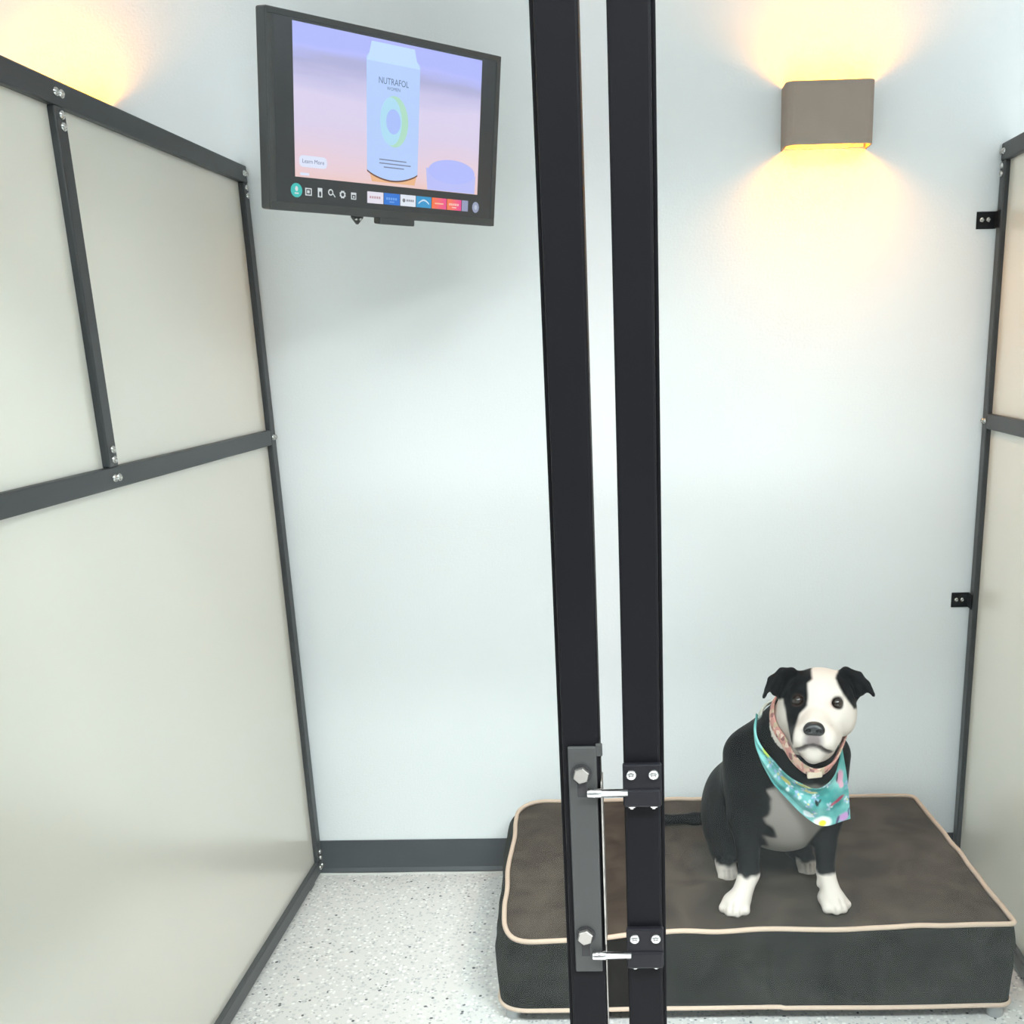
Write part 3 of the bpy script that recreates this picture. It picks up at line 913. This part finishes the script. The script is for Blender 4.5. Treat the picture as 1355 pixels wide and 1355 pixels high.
# folded ears
eR = [(1.351, -.680, .778), (1.396, -.662, .714), (1.376, -.690, .796), (1.402, -.700, .787), (1.417, -.710, .771), (1.409, -.700, .749), (1.431, -.722, .749)]
eL = [(1.287, -.680, .783), (1.250, -.662, .722), (1.263, -.690, .796), (1.241, -.700, .799), (1.218, -.710, .785), (1.227, -.700, .752), (1.201, -.722, .749)]
for E_ in (eR, eL):
    a, b, c, d, e, g, t = E_
    tri(a, b, c, .0065, .012); tri(b, c, d, .0060); tri(b, d, g, .0055); tri(d, e, g, .0050); tri(g, e, ((np.array(e) + np.array(t)) / 2), .0045, .006)
    rc(e, t, .0068, .0046, .007)
    rc(c, d, .0075, .0065, .006); rc(d, e, .0065, .006, .006)

def smin(a, b, k):
    h = np.maximum(k - np.abs(a - b), 0) / k
    return np.minimum(a, b) - h * h * k * .25
def sdf_points(P):
    P = np.asarray(P, float); D = np.full(P.shape[:-1], 1.0)
    for sub, k, fn, lo, hi in PR:
        d = fn(P)
        D = -smin(-D, d, k) if sub else smin(D, d, k)
    return D
def sdf_grad(P, e=.002):
    P = np.asarray(P, float); g = np.zeros_like(P)
    for i in range(3):
        o = np.zeros(3); o[i] = e
        g[..., i] = sdf_points(P + o) - sdf_points(P - o)
    return g / (np.linalg.norm(g, axis=-1, keepdims=True) + 1e-9)

def surface_nets(lo, hi, h, prims):
    lo = np.array(lo); n = np.ceil((np.array(hi) - lo) / h).astype(int) + 1
    D = np.full(n, .08, np.float32)
    ax = [lo[i] + h * np.arange(n[i]) for i in range(3)]
    for sub, k, fn, l, u in prims:
        i0 = np.clip(np.floor((l - lo) / h).astype(int), 0, n); i1 = np.clip(np.ceil((u - lo) / h).astype(int) + 1, 0, n)
        if np.any(i1 <= i0): continue
        G = np.stack(np.meshgrid(*[ax[i][i0[i]:i1[i]] for i in range(3)], indexing='ij'), -1)
        d = fn(G).astype(np.float32)
        s = tuple(slice(i0[i], i1[i]) for i in range(3))
        D[s] = -smin(-D[s], d, k) if sub else smin(D[s], d, k)
    S = D < 0
    cnt = np.zeros(tuple(n - 1), np.int8)
    for dx in (0, 1):
        for dy in (0, 1):
            for dz in (0, 1):
                cnt += S[dx:n[0] - 1 + dx, dy:n[1] - 1 + dy, dz:n[2] - 1 + dz]
    act = (cnt > 0) & (cnt < 8)
    cells = np.argwhere(act)
    idx = -np.ones(tuple(n - 1), np.int64); idx[act] = np.arange(len(cells))
    acc = np.zeros((len(cells), 3)); num = np.zeros(len(cells))
    corners = [(0, 0, 0), (1, 0, 0), (0, 1, 0), (1, 1, 0), (0, 0, 1), (1, 0, 1), (0, 1, 1), (1, 1, 1)]
    val = [D[cells[:, 0] + c[0], cells[:, 1] + c[1], cells[:, 2] + c[2]].astype(float) for c in corners]
    for i in range(8):
        for j in range(i + 1, 8):
            ci, cj = np.array(corners[i]), np.array(corners[j])
            if np.abs(ci - cj).sum() != 1: continue
            x = (val[i] < 0) != (val[j] < 0)
            t = np.where(x, val[i] / (val[i] - val[j] + 1e-12), 0)
            p = ci + t[:, None] * (cj - ci)
            acc[x] += p[x]; num[x] += 1
    verts = lo + h * (cells + acc / num[:, None])
    faces = []
    for a in range(3):
        b, c = (a + 1) % 3, (a + 2) % 3
        s0 = [slice(0, n[i] - 1) for i in range(3)]; s1 = list(s0); s1[a] = slice(1, n[a])
        A, B = S[tuple(s0)], S[tuple(s1)]
        ch = A != B
        for i in (b, c):
            sl = [slice(None)] * 3; sl[i] = slice(0, 1); ch[tuple(sl)] = False
        e = np.argwhere(ch)
        if len(e) == 0: continue
        ob = np.zeros(3, int); ob[b] = 1; oc = np.zeros(3, int); oc[c] = 1
        q = np.stack([idx[tuple((e - ob - oc).T)], idx[tuple((e - oc).T)], idx[tuple(e.T)], idx[tuple((e - ob).T)]], 1)
        flip = ~A[ch]
        q[flip] = q[flip][:, ::-1]
        faces.append(q)
    return verts, np.concatenate(faces)

def np_mesh(name, verts, quads):
    me = bpy.data.meshes.new(name)
    me.vertices.add(len(verts)); me.vertices.foreach_set('co', verts.astype(np.float32).ravel())
    me.loops.add(quads.size); me.loops.foreach_set('vertex_index', quads.astype(np.int32).ravel())
    me.polygons.add(len(quads)); me.polygons.foreach_set('loop_start', np.arange(0, quads.size, 4, dtype=np.int32))
    me.update(calc_edges=True); me.validate()
    me.polygons.foreach_set('use_smooth', [True] * len(me.polygons))
    return me

DB = np.array((1.25, -.50, ZB))
DOG = empty('dog', tuple(DB))
tag(DOG, 'black and white dog in a teal bandana sitting on the dog bed', 'dog')
bv, bq = surface_nets((.90, -.90, ZB - .02), (1.48, -.18, .85), .0036, PR)
# relax slightly
def relax(v, q, it, lam=.5):
    for _ in range(it):
        acc = np.zeros_like(v); cnt = np.zeros(len(v))
        for i in range(4):
            for j in ((i + 1) % 4, (i + 3) % 4):
                np.add.at(acc, q[:, i], v[q[:, j]]); np.add.at(cnt, q[:, i], 1)
        v = v + lam * (acc / np.maximum(cnt, 1)[:, None] - v)
    return v
bv = relax(bv, bq, 2)

# coat markings, in head coordinates for the face and front-view coordinates for chest and legs
def poly_sd(P, poly):
    poly = np.array(poly, float); d = np.full(len(P), 1e9); ins = np.zeros(len(P), bool)
    for i in range(len(poly)):
        a, b = poly[i], poly[i - 1]
        e = b - a; w = P - a
        t = np.clip((w @ e) / (e @ e), 0, 1)
        d = np.minimum(d, np.linalg.norm(w - t[:, None] * e, axis=1))
        c1 = (a[1] > P[:, 1]) != (b[1] > P[:, 1])
        xx = a[0] + (P[:, 1] - a[1]) * e[0] / np.where(abs(e[1]) < 1e-12, 1e-12, e[1])
        ins ^= c1 & (P[:, 0] < xx)
    return np.where(ins, -d, d)
def sm(x, w): return np.clip(.5 - x / w, 0, 1)
rng = np.array([noise.noise(Vector((float(p[0]) * 60, float(p[1]) * 60, float(p[2]) * 60))) for p in bv])
L = (bv - HC) @ HM.T                                   # a, b, c
PX_ = .00157
def px2ac(u, v_): return ((u - 1081.5) * PX_, .012 - (v_ - 929) * PX_)
isH = (L[:, 2] > -.125) & (L[:, 1] > -.035) & (np.linalg.norm(L, axis=1) < .19)
white = np.zeros(len(bv))
# face: white, apart from the eye patch and the ears
face = isH & (L[:, 1] > -.03 + .25 * np.maximum(0, -L[:, 2] - .03))
AC = np.stack([L[:, 0], L[:, 2]], 1)
patch = [px2ac(*p) for p in [(1020, 870), (1066, 870), (1071, 893), (1073, 899), (1067, 905), (1069, 918), (1069, 934), (1060, 946), (1056, 965), (1054, 986), (1046, 972), (1040, 945), (1034, 930), (985, 940), (985, 870)]]
sdp = poly_sd(AC, patch) + rng * .0016
wf = face * (1 - sm(sdp, .005))
ear_r = poly_sd(AC, [px2ac(*p) for p in [(1102, 897), (1108, 908), (1120, 925), (1129, 936), (1175, 936), (1175, 860), (1110, 860)]]) + rng * .001
wf = wf * (1 - sm(ear_r, .004))
white = np.maximum(white, wf)
# chest: white fur, its shade below the bandana painted in as grey
XZ = bv[:, [0, 2]]
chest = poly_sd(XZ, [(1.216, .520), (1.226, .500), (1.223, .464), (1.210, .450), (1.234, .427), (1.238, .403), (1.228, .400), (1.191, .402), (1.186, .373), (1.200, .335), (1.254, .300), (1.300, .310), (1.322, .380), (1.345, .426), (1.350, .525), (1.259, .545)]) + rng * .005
def segd(a, b):
    a = np.array(a); e = np.array(b) - a; w = bv - a; t = np.clip((w @ e) / (e @ e), 0, 1)
    return np.linalg.norm(w - t[:, None] * e, axis=1)
notleg = 1 - sm(np.minimum(segd((1.176, -.615, .43), (1.181, -.664, .300)), segd((1.358, -.615, .43), (1.354, -.66, .300))) - .046, .010)
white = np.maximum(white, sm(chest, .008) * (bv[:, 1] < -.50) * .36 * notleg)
# socks
front = bv[:, 1] < -.60
white = np.maximum(white, sm(bv[:, 2] - (.316 + .006 * rng) - .03 * (bv[:, 0] - 1.18) * (bv[:, 0] < 1.25), .006) * front)
hind = (bv[:, 1] < -.475) & (bv[:, 1] > -.60)
white = np.maximum(white, sm(bv[:, 2] - .268 + .006 * rng, .008) * hind * sm(bv[:, 1] + .500 + .004 * rng, .012))
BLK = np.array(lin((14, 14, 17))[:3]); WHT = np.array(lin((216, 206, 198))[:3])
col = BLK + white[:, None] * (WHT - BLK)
def blend(mask, c):
    global col
    c = np.array(lin(c)[:3]); col = col + mask[:, None] * (c - col)
# pink skin round the eye on the white side, dark lids, grey philtrum, dark lips, pink ears, painted shade between toes
def near(p, r, w): return sm(np.linalg.norm(bv - Hd(*p), axis=1) - r, w)
blend(near((.024, .066, .006), .012, .012) * .45, (226, 160, 150))
for s in (-1, 1): blend(near((s * .040, .064, .0115), .0150, .004) * .9, (58, 44, 40))
blend(near((0, .128, -.062), .019, .014) * .85 * (L[:, 1] > .1), (112, 100, 104))
for i in range(6):
    a, b = np.array(mouth[i]), np.array(mouth[i + 1])
    e = b - a; w = L - a; t = np.clip((w @ e) / (e @ e), 0, 1)
    blend(sm(np.linalg.norm(w - t[:, None] * e, axis=1) - .0062, .0040) * .92, (54, 44, 48))
for a_, b_ in CREASE: blend(sm(segd(a_, b_) - .0030, .003) * .55, (120, 104, 98))  # crease shade between the toes put into the coat colour
chinm = sm(np.linalg.norm(L - np.array((0, .105, -.105)), axis=1) - .018, .02) * .35
blend(chinm, (170, 160, 156))
for q in range(26):                                     # freckles on the muzzle
    rr = random.Random(q); p = (rr.uniform(-.038, .038), .112, rr.uniform(-.075, -.03))
    blend(sm(np.linalg.norm(AC - np.array((p[0], p[2])), axis=1) - .0012, .002) * face * .30, (150, 140, 140))
# dusting of grey hairs on the inside of the ear
blend(sm(np.linalg.norm(bv - np.array((1.392, -.71, .765)), axis=1) - .006, .012) * .35, (150, 140, 140))

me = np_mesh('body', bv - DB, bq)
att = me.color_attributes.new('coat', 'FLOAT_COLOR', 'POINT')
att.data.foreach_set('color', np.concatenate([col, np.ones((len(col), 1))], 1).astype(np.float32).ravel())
def mat_coat():
    m, nt, b = newmat('short_dog_coat')
    a = nt.nodes.new('ShaderNodeAttribute'); a.attribute_name = 'coat'
    nt.links.new(a.outputs['Color'], b.inputs['Base Color'])
    tc = nt.nodes.new('ShaderNodeTexCoord')
    mp = nt.nodes.new('ShaderNodeMapping'); mp.inputs['Scale'].default_value = (1, 1, .35)
    nt.links.new(tc.outputs['Object'], mp.inputs[0])
    n = nt.nodes.new('ShaderNodeTexNoise'); n.inputs['Scale'].default_value = 130; n.inputs['Detail'].default_value = 4
    nt.links.new(mp.outputs[0], n.inputs['Vector'])
    bp = nt.nodes.new('ShaderNodeBump'); bp.inputs['Strength'].default_value = .14; bp.inputs['Distance'].default_value = .0012
    nt.links.new(n.outputs['Fac'], bp.inputs['Height']); nt.links.new(bp.outputs['Normal'], b.inputs['Normal'])
    b.inputs['Roughness'].default_value = .5; b.inputs['Specular IOR Level'].default_value = .05
    return m
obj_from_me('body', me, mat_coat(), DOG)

# eyes
m_eye = simple('dark_brown_eye', lin((30, 18, 12)), .12, 0, .5, coat=.4, var=(200, .3))
m_pupil = simple('pupil', (.004, .004, .004), .1, 0, .5, coat=.4, var=(90, .2))
for s in (-1, 1):
    c = Hd(s * .040, .0575, .0115)
    bm = bmesh.new()
    bmesh.ops.create_uvsphere(bm, u_segments=20, v_segments=14, radius=.0130)
    bmesh.ops.translate(bm, verts=bm.verts, vec=Vector(c - DB))
    e = obj_from_bm('eye', bm, m_eye, DOG, True)
    d = nrm(hf * 1.0 + s * .15 * hr)
    bm = bmesh.new()
    bm_lathe(bm, [(.0056, .0100), (.0050, .0112), (.0030, .0121), (0, .0124)], axis_to(Vector(d), Vector(c - DB)), 18)
    obj_from_bm('pupil', bm, m_pupil, e, True)
# nose leather
save = PR; PR = []
el(Hd(0, .1335, -.0405), (.0200, .0110, .0120), HM, k=.006)
el(Hd(0, .1300, -.0335), (.0170, .0130, .0090), HM, k=.008)
for s in (-1, 1): el(Hd(s * .0125, .1350, -.0425), (.0085, .0095, .0090), HM, k=.006)
for s in (-1, 1): el(Hd(s * .0105, .1450, -.0430), (.0042, .0080, .0034), HM, k=.003, sub=True)
for s in (-1, 1): rc(Hd(s * .0120, .1445, -.0440), Hd(s * .0200, .1390, -.0480), .0018, .0014, .002, True)
rc(Hd(0, .1460, -.0440), Hd(0, .1440, -.0540), .0012, .0014, .002, True)
nlo = Hd(0, .133, -.04) - .035; nv, nq = surface_nets(nlo, nlo + .07, .0011, PR)
PR = save
obj_from_me('nose', np_mesh('nose', nv - DB, nq), simple('black_nose', (.018, .018, .020), .35, 0, .5, bump=(900, .3, .0006), var=(300, .3)), DOG)

# collar: flat pink patterned strap round the neck
def push(P, d, it=8):
    for _ in range(it):
        s = sdf_points(P); g = sdf_grad(P)
        P = P + np.maximum(d - s, 0)[..., None] * g
    return P
colr = [(1.250, -.628, .700), (1.242, -.660, .673), (1.248, -.700, .644), (1.264, -.737, .617), (1.287, -.762, .601), (1.313, -.768, .596), (1.342, -.753, .605), (1.368, -.708, .625),
        (1.388, -.660, .655), (1.380, -.600, .690), (1.340, -.560, .715), (1.290, -.570, .720), (1.250, -.628, .700)]
cp = interp(colr, 81)[:-1]
cp = push(cp, .005)
for _ in range(4): cp = (np.roll(cp, 1, 0) + 2 * cp + np.roll(cp, -1, 0)) / 4
cp = push(cp, .004, 3)
neck_c = np.array((1.312, -.655, .66)); axis_n = nrm((.25, -.55, .80))
cn = []
for p in cp:
    w = p - neck_c; w = w - axis_n * (w @ axis_n); cn.append(nrm(w))
def mat_collar():
    m, nt, b = newmat('pink_patterned_webbing')
    tc = nt.nodes.new('ShaderNodeTexCoord')
    vo = nt.nodes.new('ShaderNodeTexVoronoi'); vo.inputs['Scale'].default_value = 95
    nt.links.new(tc.outputs['Object'], vo.inputs['Vector'])
    r = nt.nodes.new('ShaderNodeValToRGB'); r.color_ramp.interpolation = 'CONSTANT'
    e = r.color_ramp.elements; e[0].color = lin((206, 150, 140)); e[1].position = .45; e[1].color = lin((224, 186, 168))
    for p, c in ((.62, (196, 176, 150)), (.78, (150, 104, 104)), (.88, (232, 206, 190))):
        k = e.new(p); k.color = lin(c)
    sp = nt.nodes.new('ShaderNodeSeparateColor'); nt.links.new(vo.outputs['Color'], sp.inputs[0])
    nt.links.new(sp.outputs[0], r.inputs[0]); nt.links.new(r.outputs[0], b.inputs['Base Color'])
    b.inputs['Roughness'].default_value = .85
    return m
tube_mesh('collar', [p - DB for p in cp], .01, mat_collar(), DOG, 12, True, (.028, .0070), cn)
col_o = [o for o in DOG.children if o.name.startswith('collar')][0]
bk = push(np.array([(1.305, -.768, .592)]), .010)[0]
bm = bmesh.new(); bm_box(bm, -.016, .016, -.004, .004, -.008, .008, .003, 2)
bmesh.ops.transform(bm, matrix=Matrix.Translation(Vector(bk - DB)) @ Matrix.Rotation(-.1, 4, 'Y') @ Matrix.Rotation(.2, 4, 'X'), verts=bm.verts)
tag(obj_from_bm('buckle', bm, simple('cream_buckle', lin((214, 198, 178)), .5, var=(60, .1)), col_o), 'cream plastic buckle')

# bandana
inn = [(1.233, -.600, .651), (1.225, -.630, .626), (1.231, -.670, .598), (1.247, -.700, .580), (1.271, -.720, .564), (1.300, -.735, .558), (1.330, -.735, .563), (1.355, -.720, .584), (1.373, -.680, .626)]
out = [(1.228, -.590, .651), (1.210, -.620, .619), (1.210, -.650, .586), (1.226, -.690, .546), (1.262, -.710, .506), (1.297, -.717, .472), (1.326, -.722, .458), (1.360, -.722, .459), (1.398, -.702, .460)]
NS, NT = 72, 30
I_, O_ = interp(inn, NS), interp(out, NS)
G = np.zeros((NS, NT, 3)); UVb = np.zeros((NS, NT, 2))
for j in range(NT):
    t = j / (NT - 1)
    G[:, j] = I_ + (O_ - I_) * t
    UVb[:, j, 0] = np.linspace(0, 1, NS); UVb[:, j, 1] = t
G = push(G, .009, 8)
# drape: the cloth bridges hollows rather than following them, with soft folds that follow the neckline
for _ in range(14):
    K = G.copy()
    K[1:-1, 1:-1] = (G[2:, 1:-1] + G[:-2, 1:-1] + G[1:-1, 2:] + G[1:-1, :-2]) / 4
    K[..., 0] = G[..., 0]; K[..., 2] = G[..., 2]
    G = K
    G = push(G, .008, 1)
S_, T_ = UVb[..., 0], UVb[..., 1]
fold = .0095 * np.sin(T_ * 10.5 + S_ * 2.4) * np.sin(np.pi * S_) ** .7 * (1 - .5 * T_) + .0055 * np.sin(S_ * 15 - T_ * 3.5) * T_
gd = sdf_grad(G)
G = G + gd * np.maximum(fold + .003, -.002)[..., None]
G = push(G, .006, 3)
def up(Gr, n_, ax_):
    m_ = Gr.shape[ax_]; x_ = np.linspace(0, m_ - 1, n_); i0 = np.minimum(x_.astype(int), m_ - 2); f_ = x_ - i0
    sh_ = [1, 1, 1]; sh_[ax_] = n_; f_ = f_.reshape(sh_)
    tk = lambda k: np.take(Gr, np.clip(i0 + k, 0, m_ - 1), axis=ax_)
    p0, p1, p2, p3 = tk(-1), tk(0), tk(1), tk(2)
    return .5 * (2 * p1 + (p2 - p0) * f_ + (2 * p0 - 5 * p1 + 4 * p2 - p3) * f_ ** 2 + (3 * p1 - p0 - 3 * p2 + p3) * f_ ** 3)
G = up(up(G, 190, 0), 80, 1); NS, NT = 190, 80
faces = [(i * NT + j, (i + 1) * NT + j, (i + 1) * NT + j + 1, i * NT + j + 1) for i in range(NS - 1) for j in range(NT - 1)]
me = bpy.data.meshes.new('bandana')
me.from_pydata([tuple(p - DB) for p in G.reshape(-1, 3)], [], faces); me.update()
# printed cotton: teal ground with painted motifs (flat print, placed in cloth coordinates)
XZ = G.reshape(-1, 3)[:, [0, 2]]
xy = (XZ - np.array((1.20, .44))) / .22
gn = lambda sc, sd: np.array([noise.noise(Vector((float(p[0]) * sc + sd, float(p[1]) * sc, sd))) for p in xy])
n1, n2, n3 = gn(6, 1.3) * .6 + gn(15, 5.1) * .4, gn(14, 8.7), gn(14, 3.9)
def ramp(t, a, b):
    return np.array(lin(a)[:3]) + np.clip(t, 0, 1)[:, None] * (np.array(lin(b)[:3]) - np.array(lin(a)[:3]))
pc = ramp(n1 * 1.1 + .5, (66, 150, 148), (140, 208, 206))
xw = xy + .012 * np.stack([n2, n3], 1)
def spot(cx, cy, rx, ry, rot, c, soft=.35, al=1.0):
    global pc
    d = xw - np.array((cx, cy)); c_, s_ = math.cos(rot), math.sin(rot)
    r_ = np.hypot((d[:, 0] * c_ + d[:, 1] * s_) / rx, (-d[:, 0] * s_ + d[:, 1] * c_) / ry)
    a_ = np.clip((1 - r_) / soft, 0, 1) * al
    pc = pc + a_[:, None] * (np.array(lin(c)[:3]) - pc)
rr = random.Random(11)
for (x, y) in ((.07, .80), (.10, .66), (.17, .57), (.27, .47), (.36, .40), (.45, .32), (.20, .66), (.33, .55), (.43, .47), (.52, .38), (.50, .20), (.66, .28), (.86, .30), (.85, .45), (.06, .92), (.62, .52), (.55, .55)):
    for q in range(6):
        a = q * 1.047 + rr.random()
        spot(x + .030 * math.cos(a), y + .030 * math.sin(a), .022, .015, a, rr.choice([(226, 240, 244), (206, 222, 244), (176, 186, 232), (150, 176, 214)]), .6, .8)
    spot(x, y, .012, .012, 0, rr.choice([(236, 226, 150), (214, 206, 232)]), .4)
for (x, y, rx, ry, ro, c) in ((.06, .76, .03, .06, .4, (186, 210, 100)), (.24, .52, .07, .022, -.7, (206, 196, 120)), (.40, .52, .09, .018, -.3, (196, 200, 140)), (.47, .44, .08, .016, -.2, (210, 208, 150)),
                              (.53, .33, .022, .034, .2, (40, 56, 56)), (.56, .345, .012, .026, -.5, (48, 70, 66)),
                              (.75, .33, .085, .022, .45, (168, 80, 104)), (.70, .30, .040, .020, .6, (190, 100, 122)),
                              (.77, .55, .045, .075, -.1, (216, 164, 188)), (.78, .48, .032, .040, .2, (228, 180, 200)), (.735, .56, .014, .055, .1, (62, 80, 88)),
                              (.82, .13, .060, .050, .5, (198, 152, 206)), (.755, .11, .018, .050, -.5, (92, 84, 120)), (.875, .17, .014, .055, -.2, (96, 110, 140)),
                              (.60, .115, .105, .070, 0, (246, 250, 246)), (.60, .10, .048, .036, 0, (242, 226, 70)), (.46, .19, .06, .04, -.5, (226, 240, 246)), (.91, .34, .02, .09, .1, (236, 228, 190))):
    spot(x, y, rx, ry, ro, c)
pc = pc * .86
att = me.color_attributes.new('print', 'FLOAT_COLOR', 'POINT')
att.data.foreach_set('color', np.concatenate([pc, np.ones((len(pc), 1))], 1).astype(np.float32).ravel())
def mat_bandana():
    m, nt, b = newmat('teal_printed_cotton')
    a = nt.nodes.new('ShaderNodeAttribute'); a.attribute_name = 'print'
    nt.links.new(a.outputs['Color'], b.inputs['Base Color'])
    tc = nt.nodes.new('ShaderNodeTexCoord')
    wv2 = nt.nodes.new('ShaderNodeTexNoise'); wv2.inputs['Scale'].default_value = 900
    nt.links.new(tc.outputs['Object'], wv2.inputs['Vector'])
    bp = nt.nodes.new('ShaderNodeBump'); bp.inputs['Strength'].default_value = .2; bp.inputs['Distance'].default_value = .0006
    nt.links.new(wv2.outputs['Fac'], bp.inputs['Height']); nt.links.new(bp.outputs['Normal'], b.inputs['Normal'])
    b.inputs['Roughness'].default_value = .9; b.inputs['Specular IOR Level'].default_value = .15
    return m
M_BAND = mat_bandana()
BAND = obj_from_me('bandana', me, M_BAND, DOG, True)
sol = BAND.modifiers.new('thickness', 'SOLIDIFY'); sol.thickness = .0016; sol.offset = 0
# rolled part of the bandana that goes round the nape
bp_ = interp([(1.233, -.602, .650), (1.240, -.560, .668), (1.275, -.525, .680), (1.330, -.520, .672), (1.378, -.560, .652), (1.390, -.620, .636), (1.374, -.680, .627)], 40)
bp_ = push(bp_, .006, 8)
gdb = sdf_grad(bp_)
tube_mesh('nape_roll', [p - DB for p in bp_], .01, simple('teal_cotton_roll', lin((206, 214, 206)), .9, spec=.15, var=(60, .12)), BAND, 10, False, (.020, .007), gdb)
